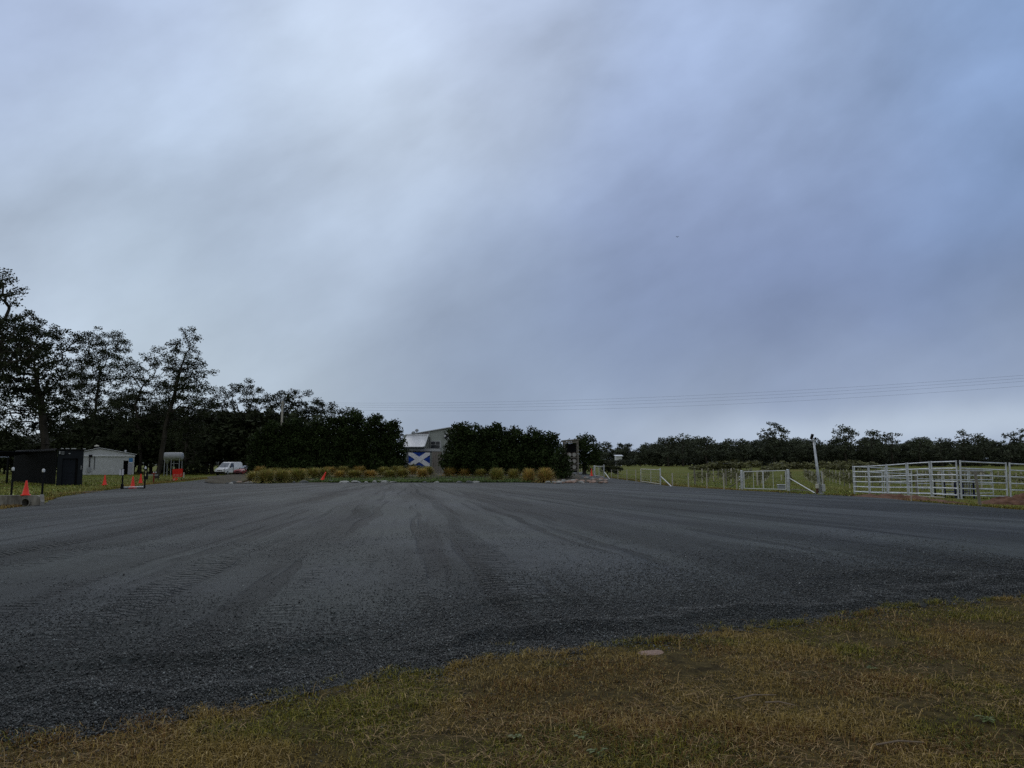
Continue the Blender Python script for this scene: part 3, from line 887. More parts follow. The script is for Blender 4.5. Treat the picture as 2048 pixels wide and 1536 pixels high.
def tree_parts(seed, trunk_pts, lobes, spacing, clump_r, n_leaf, leaf_len, trunk_r, shell=0.4, flat=0.65, droop=0.3, leafmat='leaf_gum', barkmat='bark', wfrac=0.32, twig=0.02, sides=5, up=0.0):
    """trunk polyline and crown lobes (centre, radii) -> trunk mesh with limbs, crown mesh of leaf clumps"""
    r = np.random.RandomState(seed)
    att = []
    for (cx, cy, cz, rx, ry, rz) in lobes:
        tries = int(14 * (rx * ry * rz) / (spacing ** 3)) + 10
        for _ in range(tries):
            v = r.normal(size=3); v /= np.linalg.norm(v)
            v *= r.rand() ** shell
            p = np.array((cx, cy, cz)) + v * (rx, ry, rz)
            if p[2] < 0.3: continue
            if all(np.sum((p - q) ** 2) > (spacing * r.uniform(.75, 1.15)) ** 2 for q in att): att.append(p)
    pos = [np.array(trunk_pts[0], float)]; par = [-1]; pd = [0.0]
    for a, b in zip(trunk_pts, trunk_pts[1:]):
        a, b = np.array(a, float), np.array(b, float); m = max(2, int(np.linalg.norm(b - a) / 1.2))
        for k in range(1, m + 1):
            p = a + (b - a) * k / m + r.normal(size=3) * 0.05 * (1, 1, 0)
            pos.append(p); par.append(len(pos) - 2); pd.append(pd[-1] + np.linalg.norm(b - a) / m)
    root_top = pos[-1]
    allow = [i for i in range(len(pos)) if pos[i][2] > root_top[2] * 0.45]
    order = sorted(range(len(att)), key=lambda i: np.linalg.norm(att[i] - root_top))
    for i in order:
        p = att[i]
        A = np.array([pos[j] for j in allow]); D = A - p
        cost = np.linalg.norm(D, axis=1) + 0.25 * np.array([pd[j] for j in allow]) + 1.2 * np.maximum(0, D[:, 2] + 0.2)
        j = allow[int(np.argmin(cost))]
        a = pos[j]; L = np.linalg.norm(p - a); prev = j; m = 3 if L > 1.2 else 2
        for k in range(1, m + 1):
            t = k / m
            q = a + (p - a) * t + r.normal(size=3) * 0.07 * L * (t < 1) + np.array((0, 0, 1)) * (0.10 * L * math.sin(t * math.pi))
            pos.append(q); par.append(prev); pd.append(pd[prev] + L / m); prev = len(pos) - 1; allow.append(prev)
    cnt = np.ones(len(pos))
    for i in range(len(pos) - 1, 0, -1): cnt[par[i]] += cnt[i]
    rad = twig * cnt ** 0.5
    rad = np.minimum(rad * (trunk_r / rad[0]) ** (np.log(cnt + 1) / np.log(cnt[0] + 1)), trunk_r)
    mb = MB()
    for i in range(1, len(pos)):
        a, b = Vector(pos[par[i]]), Vector(pos[i])
        ra = rad[par[i]] if cnt[par[i]] < cnt[i] * 1.8 else rad[i] * 1.15
        mb.tube([a, b], [max(ra, rad[i]), rad[i]], n=sides if rad[i] > .05 else 3, cap=False)
    # root flare
    a = Vector(pos[0]); mb.tube([a + Vector((0, 0, -.15)), a + Vector((0, 0, .35))], [trunk_r * 1.5, trunk_r], n=sides, cap=False)
    K = len(att)
    if K == 0: return mb, None
    C = np.array(att)
    cr = clump_r * r.uniform(0.6, 1.3, K)
    nl = np.maximum(6, (n_leaf * (cr / clump_r) ** 2)).astype(int)
    idx = np.repeat(np.arange(K), nl); n = len(idx)
    g = r.normal(size=(n, 3)); g /= np.linalg.norm(g, axis=1)[:, None]
    g *= (r.rand(n) ** 0.5)[:, None]
    P = C[idx] + g * cr[idx][:, None] * np.array((1, 1, flat))
    P[:, 2] -= droop * cr[idx] * r.rand(n) ** 2
    d = r.normal(size=(n, 3)); d[:, 2] = d[:, 2] * 0.7 - 0.25 + up * 1.6; d /= np.linalg.norm(d, axis=1)[:, None]
    s = np.cross(d, r.normal(size=(n, 3))); s /= np.linalg.norm(s, axis=1)[:, None]
    ll = leaf_len * r.uniform(0.6, 1.35, n)[:, None]
    V = np.zeros((n, 4, 3))
    V[:, 0] = P; V[:, 1] = P + d * ll * .5 + s * ll * wfrac; V[:, 2] = P + d * ll; V[:, 3] = P + d * ll * .5 - s * ll * wfrac
    tc = r.uniform(0.65, 1.45, K)
    tint = np.repeat(tc[idx] * r.uniform(.75, 1.25, n), 4)
    return mb, np_mesh('crown', V.reshape(-1, 3), 4, [(0, 1, 2, 3)], M[leafmat], tint)


def make_tree(name, label, loc, args, group=None, cat='tree', barkmat='bark'):
    t = thing(name, label, cat, loc, 0, group)
    mb, crown = tree_parts(**args)
    mb.build('trunk', M[barkmat], t)
    link('crown', crown, t)
    return t


def photo_tree(name, label, px, py_base, Y, trunk_px, lobes_px, group=None, base=None, **kw):
    """crown lobes given as photo pixels (cx, cy, rx, ry, depth offset) at distance Y"""
    X = (px - CX) / F * Y
    z0 = gz(X, Y) if base is None else base
    loc = Vector((X, Y, z0))
    conv = lambda x, y: atY(x, y, Y) - loc
    tp = [(0, 0, 0)] + [tuple(conv(x, y)) for x, y in trunk_px]
    lob = []
    for cx, cy, rx, ry, dep in lobes_px:
        c = conv(cx, cy); k = Y / F
        lob.append((c.x, dep, c.z, rx * k, max(rx * k * .8, 1.0), ry * k))
    a = dict(trunk_pts=tp, lobes=lob); a.update(kw)
    return make_tree(name, label, loc, a, group)


GUM = dict(spacing=1.0, clump_r=0.66, n_leaf=112, leaf_len=0.21, trunk_r=0.24, shell=0.5, wfrac=0.27)
GT = 'tall gum trees beyond the sheds'
photo_tree('gum_tree', 'tallest gum tree with a sparse upper limb reaching over the dark shed', -20, 985, 62, [(-14, 860), (-10, 760), (2, 690)],
           [(14, 580, 34, 34, 0), (30, 575, 14, 12, 0), (-30, 560, 40, 40, 1), (-20, 660, 70, 45, 0), (30, 690, 55, 45, 1.5), (-30, 740, 60, 40, -1)], GT, seed=1, **{**GUM, 'trunk_r': .3})
photo_tree('gum_tree', 'broad dark gum tree with a leaning trunk behind the black shed', 88, 960, 72, [(92, 890), (80, 800), (70, 730)],
           [(55, 660, 62, 38, 0), (100, 685, 50, 42, 1), (10, 690, 50, 45, 1), (60, 745, 85, 45, -1), (125, 735, 38, 42, 2), (30, 790, 60, 40, 1), (112, 800, 48, 30, -1), (70, 845, 60, 30, 2), (15, 850, 50, 35, -1), (130, 770, 30, 30, 0)], GT, seed=2, **{**GUM, 'trunk_r': .36, 'n_leaf': 130})
photo_tree('gum_tree', 'airy gum tree with a rounded crown above the pale grey shed', 190, 950, 128, [(185, 880), (192, 800), (200, 750)],
           [(205, 685, 48, 32, 0), (175, 695, 38, 35, 1), (238, 700, 26, 38, 0), (215, 745, 52, 36, -1), (160, 765, 44, 42, 1), (190, 805, 55, 32, 1), (235, 790, 34, 30, 0), (205, 845, 50, 24, 0)], GT, seed=3, **{**GUM, 'spacing': 1.35, 'clump_r': .92, 'leaf_len': .28, 'n_leaf': 100})
photo_tree('gum_tree', 'slender gum tree with many thin stems between the airy gum and the leaning trunk', 285, 950, 118, [(280, 880), (270, 810), (290, 760)],
           [(300, 725, 36, 30, 0), (332, 710, 24, 24, 0), (266, 745, 32, 32, 1), (305, 780, 42, 32, 0), (252, 810, 44, 30, 1), (300, 830, 50, 30, 1), (340, 770, 24, 34, 0), (280, 865, 55, 26, 0)], GT, seed=4, **{**GUM, 'spacing': 1.3, 'clump_r': .86, 'leaf_len': .27, 'n_leaf': 95})
photo_tree('gum_tree', 'tall gum tree with a stepped crown and a leaning trunk beside the raised tank', 318, 957, 86, [(324, 900), (338, 830), (356, 760), (370, 715)],
           [(378, 678, 28, 23, 0), (350, 690, 22, 18, 0), (375, 725, 40, 32, 0), (335, 735, 28, 26, 1), (404, 748, 28, 17, 0), (375, 775, 50, 28, 0), (345, 790, 30, 28, 1), (398, 810, 34, 28, -1), (370, 840, 50, 28, 1)], GT, seed=5, **{**GUM, 'trunk_r': .27})
photo_tree('gum_tree', 'rounded gum tree behind the white van', 478, 950, 128, [(480, 880), (482, 830)],
           [(490, 775, 36, 15, 0), (455, 793, 26, 26, 0), (505, 798, 30, 30, 1), (470, 830, 42, 30, 0), (510, 845, 38, 30, 1), (450, 855, 38, 30, 1), (490, 890, 46, 28, 0)], GT, seed=6, **{**GUM, 'spacing': 1.35, 'clump_r': .9, 'leaf_len': .28, 'n_leaf': 130})
for i, (px, top, lab) in enumerate(((555, 784, 'gum tree rising behind the dark hedge next to the power pole'), (598, 777, 'gum tree with a pointed top rising behind the dark hedge'), (643, 794, 'lowest gum tree behind the dark hedge, where the wires begin'))):
    photo_tree('gum_tree', lab, px, 945, 126, [(px, 890), (px + 4, 845)],
               [(px, top + 16, 27, 16, 0), (px - 20, top + 34, 23, 22, 1), (px + 20, top + 34, 24, 20, 1), (px, top + 55, 34, 26, 0), (px, top + 90, 36, 28, 0)], GT, seed=10 + i, **{**GUM, 'spacing': 1.3, 'clump_r': .86, 'leaf_len': .28, 'n_leaf': 130})
# middle-distance gums filling between
for i, (px, top, Y, lab) in enumerate(((425, 792, 135, 'thin gum tree between the stepped tall gum and the van'), (140, 790, 134, 'low spreading gum behind the airy gum tree'), (372, 838, 112, 'bushy young gum behind the raised tank'), (255, 780, 140, 'gum tree half hidden behind the slender gum'), (330, 800, 146, 'gum tree with an even crown far behind the leaning trunk'), (400, 820, 150, 'gum tree deep in the stand behind the red sign'))):
    photo_tree('gum_tree', lab, px, 945, Y, [(px, 890), (px + 3, 860)], [(px, top + 22, 36, 24, 0), (px - 24, top + 45, 28, 28, 1), (px + 24, top + 50, 30, 30, 1), (px, top + 85, 46, 34, 0)], GT, seed=20 + i, **{**GUM, 'spacing': 1.4, 'clump_r': .92, 'leaf_len': .30, 'n_leaf': 130})

# dense bushy understorey: four kinds, copied
BUSH = []
for i in range(4):
    rr = random.Random(50 + i)
    H = 7.0
    lobes = [(rr.uniform(-1.6, 1.6), rr.uniform(-1, 1), rr.uniform(1.6, H - 1.6), rr.uniform(1.5, 2.4), rr.uniform(1.5, 2.2), rr.uniform(1.2, 1.8)) for _ in range(7)]
    t = make_tree('bushy_tree', 'dark bushy tree in the thicket behind the sheds', (0, 0, 0), dict(seed=60 + i, trunk_pts=[(0, 0, 0), (.1, 0, 2), (0, .2, 4)], lobes=lobes, spacing=0.95, clump_r=.85, n_leaf=44, leaf_len=.42, trunk_r=.16, shell=.45), 'bushy trees of the thicket')
    BUSH.append(t)
rr = random.Random(77)
spots = []
for k in range(64):
    px = -60 + k * 9.8 + rr.uniform(-6, 6)
    Y = rr.choice((122, 132, 142, 152))
    top = 862 if px < 60 else (884 if px < 165 else (835 if px < 300 else 822))
    spots.append((px, Y, top + rr.uniform(-10, 18)))
for k, (px, Y, top) in enumerate(spots):
    X = (px - CX) / F * Y; z0 = gz(X, Y)
    sc = max(.5, (HC + (927 - top) / F * Y - z0) / 7.0)
    loc = (X, Y, z0)
    if k < 4:
        BUSH[k].location = loc; BUSH[k].scale = (sc * 1.15, sc * 1.15, sc)
    else:
        copy_tree(BUSH[rr.randrange(4)], loc, rr.uniform(0, 6.28), (sc * 1.15, sc * 1.15, sc))

# clipped hedge trees either side of the house
HEDGE_A = [(520, 862, 20), (548, 842, 24), (590, 834, 28), (630, 842, 26), (668, 832, 28), (706, 821, 28), (748, 829, 26), (784, 842, 22)]
for i, (px, top, hw) in enumerate(HEDGE_A):
    Y = 88 - i * .2
    lobes = [(px, (top + 26), hw * .95, 22, 0), (px, (top + 60), hw * 1.15, 36, 0), (px + 2, 900, hw * 1.2, 40, 0), (px, 935, hw * 1.15, 16, -.8), (px, 925, hw * 1.1, 20, .8), (px, top + 12, hw * .45, 10, 0)]
    where = ('at the outer end by the cars', 'second from the car end', 'in front of the power pole', 'in the middle of the row', 'just past the middle of the row', 'third from the house', 'second from the house', 'nearest the house')[i]
    photo_tree('hedge_tree', 'dense dark hedge tree of the longer hedge, ' + where, px, 945, Y, [(px, 915), (px, 880)], lobes, 'dark hedge trees either side of the house', base=.44, seed=100 + i, spacing=.52, clump_r=.52, n_leaf=72, leaf_len=.24, trunk_r=.16, shell=.55, leafmat='leaf_hedge', up=.35, flat=.9, droop=0)
HEDGE_B = [(919, 845, 24), (950, 850, 28), (990, 849, 28), (1030, 857, 28), (1068, 856, 26), (1100, 866, 23)]
for i, (px, top, hw) in enumerate(HEDGE_B):
    Y = 80 - i * .3
    lobes = [(px, (top + 22), hw * 1.05, 18, 0), (px, (top + 50), hw * 1.1, 30, 0), (px + 2, 908, hw * 1.15, 34, 0), (px - (12 if i == 0 else 0), 925, hw * 1.1, 28, -.8), (px, 928, hw * 1.05, 20, .8), (px, top + 8, hw * .4, 8, 0)]
    where = ('nearest the house', 'second from the house', 'third from the house', 'third from the driveway', 'second from the driveway', 'beside the barrel rack')[i]
    photo_tree('hedge_tree', 'dense dark hedge tree of the shorter hedge, ' + where, px, 945, Y, [(px, 915), (px, 885)], lobes, 'dark hedge trees either side of the house', base=.42, seed=120 + i, spacing=.50, clump_r=.50, n_leaf=72, leaf_len=.23, trunk_r=.15, shell=.55, leafmat='leaf_hedge', up=.35, flat=.9, droop=0)
photo_tree('low_shrub', 'low dark shrub at the driveway corner of the shorter hedge', 1126, 958, 74, [(1126, 945)], [(1122, 925, 18, 26, 0), (1130, 942, 12, 14, -.5), (1118, 948, 14, 10, -.6)], base=.1, seed=140, spacing=.42, clump_r=.4, n_leaf=46, leaf_len=.2, trunk_r=.06, leafmat='leaf_hedge')['category'] = 'shrub'
photo_tree('low_shrub', 'rounded olive shrub below the blue flag', 826, 948, 90, [(826, 943)], [(826, 938, 19, 9, 0), (838, 942, 14, 7, -.4)], base=.44, seed=141, spacing=.36, clump_r=.36, n_leaf=40, leaf_len=.2, trunk_r=.05, leafmat='leaf_vine')['category'] = 'shrub'
photo_tree('round_tree', 'dark dome-shaped tree behind the barrel rack', 1168, 945, 116, [(1168, 925), (1166, 905)], [(1166, 902, 34, 32, 0), (1180, 918, 24, 24, 0), (1150, 915, 22, 24, .5)], seed=142, spacing=.75, clump_r=.65, n_leaf=60, leaf_len=.3, trunk_r=.3, shell=.5, leafmat='leaf_hedge', flat=.9, droop=0)
for i, (px, w, lab) in enumerate(((1214, 12, 'low dark bush behind the farthest white gate'), (1229, 14, 'wider low dark bush right of the farthest white gate'))):
    photo_tree('low_shrub', lab, px, 946, 125, [(px, 942)], [(px, 938, w, 6, 0)], seed=150 + i, spacing=.5, clump_r=.45, n_leaf=40, leaf_len=.25, trunk_r=.05)['category'] = 'shrub'

# far tree line beyond the vineyard
FAR = []
for i in range(6):
    rr = random.Random(200 + i)
    H = 10.0
    lobes = [(rr.uniform(-2.6, 2.6), rr.uniform(-1.5, 1.5), rr.uniform(1.5, H - 1.2), rr.uniform(1.6, 2.8), rr.uniform(1.6, 2.4), rr.uniform(1.0, 1.8)) for _ in range(9)]
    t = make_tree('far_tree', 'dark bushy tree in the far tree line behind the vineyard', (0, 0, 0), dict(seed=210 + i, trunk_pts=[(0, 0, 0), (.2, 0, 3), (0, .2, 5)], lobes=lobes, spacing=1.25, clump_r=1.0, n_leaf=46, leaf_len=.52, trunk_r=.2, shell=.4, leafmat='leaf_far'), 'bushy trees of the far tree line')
    FAR.append(t)
rr = random.Random(5)
k = 0
for row, (Y, step, top) in enumerate(((238, 20, 894), (268, 17, 884), (292, 19, 880))):
    px = 1196.0
    while px < 2230:
        X = (px - CX) / F * Y; z0 = gz(X, Y)
        tt = top + rr.uniform(-5, 8) + (6 if px < 1300 else 0)
        if 1218 < px < 1262 and row == 0: tt = 921
        sc = (HC + (927 - tt) / F * Y - z0) / 9.6
        loc = (X, Y + rr.uniform(-4, 4), z0); s3 = (sc * rr.uniform(1.1, 1.5), sc * 1.2, sc)
        if k < 6: FAR[k].location = loc; FAR[k].scale = s3
        else: copy_tree(FAR[rr.randrange(6)], loc, rr.uniform(0, 6.28), s3)
        k += 1
        px += step * rr.uniform(.8, 1.2)
for px in (1226, 1240, 1254):
    X = (px - CX) / F * 233; copy_tree(FAR[px % 6], (X, 233, gz(X, 233)), px, (.75, .5, .225))
EM = [(1365, 861, 13, 'gum with a small topknot above the far tree line'), (1335, 868, 20, 'rounded gum with an arched top in the far tree line'), (1412, 868, 22, 'pale green gum next to the topknot gum'), (1470, 874, 24, 'wide low gum between the pale green gum and the tallest far gum'),
      (1548, 843, 30, 'tallest airy gum of the far tree line, near the light pole'), (1632, 874, 18, 'small gum behind the head of the light pole'), (1690, 847, 24, 'second tallest airy gum of the far tree line'), (1742, 860, 26, 'dome-topped dark gum right of the second tallest far gum'),
      (1783, 860, 14, 'flat-topped gum beside the dome-topped one'), (1838, 868, 18, 'spreading gum above the middle stock panels'), (1880, 872, 20, 'low gum above the corner of the stock yard'), (1925, 857, 14, 'gum with a high tuft above the stock yard'), (1955, 866, 20, 'ragged gum right of the high tufted one'), (2018, 862, 18, 'gum with an open crown close to the picture edge'), (2052, 856, 22, 'dark gum at the very end of the far tree line')]
for i, (px, top, hw, lab) in enumerate(EM):
    Y = 232
    h = 925 - top
    lobes = [(px, top + hw * .5, hw * .7, hw * .42, 0), (px - hw * .55, top + hw * .95, hw * .5, hw * .42, .5), (px + hw * .55, top + hw * .85, hw * .5, hw * .42, -.5), (px, top + hw * 1.4, hw * .9, hw * .5, 0), (px, top + h * .62, hw, h * .22, 0)]
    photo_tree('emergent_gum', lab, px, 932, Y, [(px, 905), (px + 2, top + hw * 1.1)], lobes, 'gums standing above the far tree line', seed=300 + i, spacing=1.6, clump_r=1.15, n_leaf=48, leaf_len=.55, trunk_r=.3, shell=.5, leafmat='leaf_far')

# ------------------------------------------------------------------ tussocks in the garden bed


def tussock_mesh(seed, n=1500):
    r = np.random.RandomState(seed)
    a = r.uniform(0, 2 * np.pi, n); b0 = 0.12 * np.sqrt(r.rand(n))
    el = r.uniform(0.15, 1.45, n)            # start elevation
    L = r.uniform(.75, 1.15, n)
    K, seg = n, 4
    V = np.zeros((K, 9, 3))
    for i in range(5):
        t = i / 4
        hr = b0 + L * t * np.cos(el) * .75 + .10 * t * t
        z = L * (t * np.sin(el) * 1.15 - .42 * t * t)
        w = .016 * (1 - t * .85)
        x, y = np.cos(a) * hr, np.sin(a) * hr
        px, py = -np.sin(a) * w, np.cos(a) * w
        if i < 4:
            V[:, 2 * i] = np.stack([x - px, y - py, z], 1); V[:, 2 * i + 1] = np.stack([x + px, y + py, z], 1)
        else: V[:, 8] = np.stack([x, y, z], 1)
    V[:, :, 2] = np.maximum(V[:, :, 2], .0)
    shade = r.uniform(.6, 1.35, (n, 1)) * np.where(r.rand(n, 1) < .12, (1.7, 1.65, 1.3), (1, 1, 1))
    shade = shade * np.where(r.rand(n, 1) < .35, (.75, 1.05, .8), (1, 1, 1))
    T = np.repeat(shade, 9, axis=0)
    f3 = [(0, 1, 3), (0, 3, 2), (2, 3, 5), (2, 5, 4), (4, 5, 7), (4, 7, 6), (6, 7, 8)]
    return np_mesh('tussock', V.reshape(-1, 3), 9, f3, M['tussock'], T)


TUS = [tussock_mesh(400 + i) for i in range(4)]
M['tussock_gold'] = mat('golden tussock blades', (0.58, 0.385, 0.145), 0.8, 0.3, 1.0, spec=0.15, attr='color')


def tussock(px, base, w, h, label, group, gold=False):
    a_, b_ = 60.0, 97.0
    for _ in range(30):
        Y = (a_ + b_) / 2; X = (px - CX) / F * Y
        if (HC - bed_z(X, Y)) * F / Y > base - 927: a_ = Y
        else: b_ = Y
    X = (px - CX) / F * Y
    o = link('tussock_grass', TUS[random.randrange(4)], None, (X, Y, bed_z(X, Y) - .03))
    if gold:
        o.material_slots[0].link = 'OBJECT'; o.material_slots[0].material = M['tussock_gold']
    k = Y / F
    o.scale = (w * k / 1.15, w * k / 1.15, h * k / .70); o.rotation_euler = (0, 0, random.uniform(0, 6.28))
    tag(o, label, 'tussock', group)


GR = 'tussocks in the garden bed'
for px, b, w, h, lab in ((900, 951, 34, 17, 'golden tussock next to the tan strip curtain'), (931, 951, 32, 15, 'golden tussock second from the tan strip curtain'), (962, 952, 28, 15, 'small pale tussock in the middle of the row below the shorter hedge'),
                         (994, 961, 38, 25, 'large olive tussock standing in the green groundcover below the shorter hedge'), (1027, 957, 30, 20, 'tussock behind the terracotta edging piece'), (1057, 963, 34, 26, 'round tussock right of the white block'), (1090, 964, 42, 28, 'largest round tussock at the driveway end of its row')):
    tussock(px, b, w, h, lab, GR, gold=px < 940 or px > 1040)
for px, b, w, h, lab in ((514, 962, 46, 20, 'sprawling tussock at the car end of the garden bed'), (536, 965, 44, 28, 'tall brown tussock second from the car end of the bed'), (568, 964, 42, 26, 'tall brown tussock third from the car end of the bed'), (598, 962, 46, 25, 'olive tussock third from the fallen cone'), (628, 955, 38, 20, 'olive tussock behind the fallen cone')):
    tussock(px, b, w, h, lab, GR)
random.seed(12)
for row, (b, x0, x1, st) in enumerate(((954, 545, 850, 33), (949, 528, 866, 27))):
    px = x0
    while px < x1:
        tussock(px + random.uniform(-5, 5), b + random.uniform(-1, 1), random.uniform(28, 38), random.uniform(12, 19), 'brownish tussock in the crowded back rows below the longer hedge', 'crowded back row tussocks', gold=random.random() < .3)
        px += st

# ------------------------------------------------------------------ rocks


def rock_mesh(seed, m):
    r = random.Random(seed)
    bm = bmesh.new(); bmesh.ops.create_icosphere(bm, subdivisions=2, radius=1)
    ax = [Vector((r.uniform(-1, 1), r.uniform(-1, 1), r.uniform(-1, 1))).normalized() for _ in range(7)]
    lim = [r.uniform(.55, .9) for _ in ax]
    for v in bm.verts:
        for a, l in zip(ax, lim):
            d = v.co.dot(a)
            if d > l: v.co -= a * (d - l)
        v.co *= r.uniform(.93, 1.05)
    me = bpy.data.meshes.new('rock'); bm.to_mesh(me); bm.free(); me.materials.append(m)
    return me


ROCKS = {k: [rock_mesh(500 + i + 10 * j, M[k]) for i in range(3)] for j, k in enumerate(('rock_pale', 'rock_dark', 'rock_pink'))}


def rock(name, kind, loc, s, label, group=None, cat='rock'):
    o = link(name, random.choice(ROCKS[kind]), None, loc); o.scale = s; o.rotation_euler = (random.uniform(-.15, .15), random.uniform(-.15, .15), random.uniform(0, 6.28))
    return tag(o, label, cat, group)


random.seed(31)
px = 545.0
while px < 1000:
    p = at(px, random.uniform(962.5, 966), .05)
    w = random.uniform(.22, .62)
    rock('edging_rock', random.choice(('rock_pale', 'rock_pale', 'rock_dark')), (p.x, p.y, .05), (w, w * .7, random.uniform(.1, .22)), 'flat grey rock edging the front of the garden bed', 'edging rocks along the garden bed')
    px += w * 22 * random.uniform(.7, 1.5)
for k in range(26):
    px = random.uniform(448, 560)
    p = at(px, 968.5 - (px - 448) * .03 + random.uniform(-3.0, .8), .03)
    w = random.uniform(.10, .34)
    rock('mulch_stone', random.choice(('rock_pale', 'rock_pink', 'rock_dark')), (p.x, p.y, .06), (w, w * .8, w * .45), 'small stone on the mulch at the car end of the bed', 'small stones at the car end of the bed')
for k in range(75):
    px = 1095 + 122 * random.random() ** .8
    p = at(px, random.uniform(957 if px > 1150 else 962, 967.2), .03)
    w = random.uniform(.12, .34)
    rock('rubble_stone', random.choice(('rock_pink', 'rock_pink', 'rock_pale')), (p.x, p.y, .05 + w * .2), (w, w * .8, w * .5), 'pinkish stone of the rubble at the driveway corner', 'rubble stones at the driveway corner')
for k, (px, py, w) in enumerate(((1098, 965, .45), (1128, 966, .55), (1143, 964.5, .4))):
    p = at(px, py, .03)
    rock('pale_boulder', 'rock_pale', (p.x, p.y, .1), (w, w * .6, w * .4), ('flat whitish boulder below the largest round tussock', 'longest flat whitish boulder at the driveway corner', 'smallest flat whitish boulder, next to the pink rubble')[k], cat='boulder')
p = at(1150, 956.5); rock('pale_boulder', 'rock_pale', (p.x, p.y, .14), (.9, .4, .16), 'grey slab behind the pink rubble', cat='boulder')
p = at(1302, 1309); rock('flat_rock', 'rock_pink', (p.x, p.y, .014), (.13, .09, .022), 'flat pinkish rock sunk into the grass verge').rotation_euler = (0, 0, .4)
# terracotta edging piece and white block
p = at(1030, 961.5)
t = thing('edging_piece', 'orange terracotta edging piece lying in front of the round tussocks', 'edging', (p.x, p.y, .06), math.radians(4))
mb = MB()
for k in range(8):
    a0, a1 = math.pi * k / 8, math.pi * (k + 1) / 8
    for s in (.16, .13):
        pass
    mb.prism([(-.62, math.cos(a0) * .16, math.sin(a0) * .16 + .02), (-.62, math.cos(a1) * .16, math.sin(a1) * .16 + .02), (-.62, math.cos(a1) * .13, math.sin(a1) * .13 + .02), (-.62, math.cos(a0) * .13, math.sin(a0) * .13 + .02)], (1.25, 0, 0))
mb.build('half_pipe', M['terracotta'], t)
p = at(1049, 963)
tag(MB().box((0, 0, .12), (.22, .2, .26), bev=.03).build('white_block', M['white'], None, loc=(p.x, p.y, .05)), 'small white block in front of the round tussocks', 'block')

# soil heaps


def heap(name, label, cx, cy, rx, ry, h, seed, cat='soil heap', kind=None, rot=0.0):
    r = np.random.RandomState(seed)
    n = 40; V, Fc = [], []
    for j in range(n + 1):
        for i in range(n + 1):
            u, v = i / n * 2 - 1, j / n * 2 - 1
            d = math.sqrt(u * u + v * v)
            z = h * max(0.0, 1 - d) ** .8
            x, y = u * rx, v * ry
            x, y = x * math.cos(rot) - y * math.sin(rot), x * math.sin(rot) + y * math.cos(rot)
            nz = float(vnoise(cx + x, cy + y, seed, 2.2) + .6 * vnoise(cx + x, cy + y, seed + 1, 6))
            V.append((x, y, z * (.45 + .75 * nz) + gz(cx + x, cy + y) - gz(cx, cy) - .02 + .05 * (nz - .8) * (d < 1)))
    for j in range(n):
        for i in range(n): Fc.append((j * (n + 1) + i, j * (n + 1) + i + 1, (j + 1) * (n + 1) + i + 1, (j + 1) * (n + 1) + i))
    me = bpy.data.meshes.new(name); me.from_pydata(V, [], Fc); me.materials.append(M['rust_brown'])
    return tag(link(name, me, None, (cx, cy, gz(cx, cy))), label, cat)


p = at(2045, 1008); heap('soil_heap', 'red brown soil heap at the corner of the stock yard', p.x + .7, p.y + .3, 2.4, 1.4, .40, 601)
p = at(1810, 998); heap('soil_ridge', 'low red brown soil ridge along the gravel in front of the stock panels', p.x, p.y + .5, .8, 5.5, .22, 603, rot=.02)
p = at(500, 966); heap('mulch_mound', 'reddish mulch mound at the car end of the garden bed', p.x, p.y + .3, 2.4, 1.0, .25, 607, cat='mulch')

# ------------------------------------------------------------------ traffic cones


def make_cone():
    t = thing('traffic_cone', 'x', 'traffic cone', group='red orange traffic cones')
    MB().box((0, 0, .022), (.40, .40, .044), bev=.015).build('base', M['cone'], t)
    MB().lathe([(.165, .044), (.15, .06), (.085, .45), (.042, .78), (.034, .80), (.026, .80), (.026, .77)], n=24).build('cone_body', M['cone'], t, smooth=True)
    return t


C0 = make_cone()
cones = [((265, 978), 0, 'traffic cone standing inside the black barrier frame'), ((281, 966.5), 0, 'traffic cone behind the black barrier frame'), ((209, 970.5), 0, 'traffic cone on the grass in front of the pale grey shed')]
for i, ((px, py), zz, lab) in enumerate(cones):
    p = at(px, py)
    c = C0 if i == 0 else copy_tree(C0, p)
    c.location = (p.x, p.y, p.z + .036 * (i == 0)); c['label'] = lab
    c.rotation_euler = (0, 0, i * .4)
p = at(1183, 952); c = copy_tree(C0, (p.x, p.y, p.z + .01), .3, label='traffic cone beside the farthest white gate'); c.scale = (1.05, 1.05, 1.25)
p = at(646, 964.5); c = copy_tree(C0, (p.x - .1, p.y, .12), .3, label='tilted traffic cone leaning on the rocks of the garden bed'); c.rotation_euler = (0, math.radians(22), .2); c.scale = (1.1, 1.1, 1.1)

# ------------------------------------------------------------------ culvert headwall with its posts
hw = at(42, 1012)
t = thing('culvert_headwall', 'stained concrete culvert end with a round pipe mouth', 'culvert', (hw.x, hw.y, 0))
k = hw.y / F
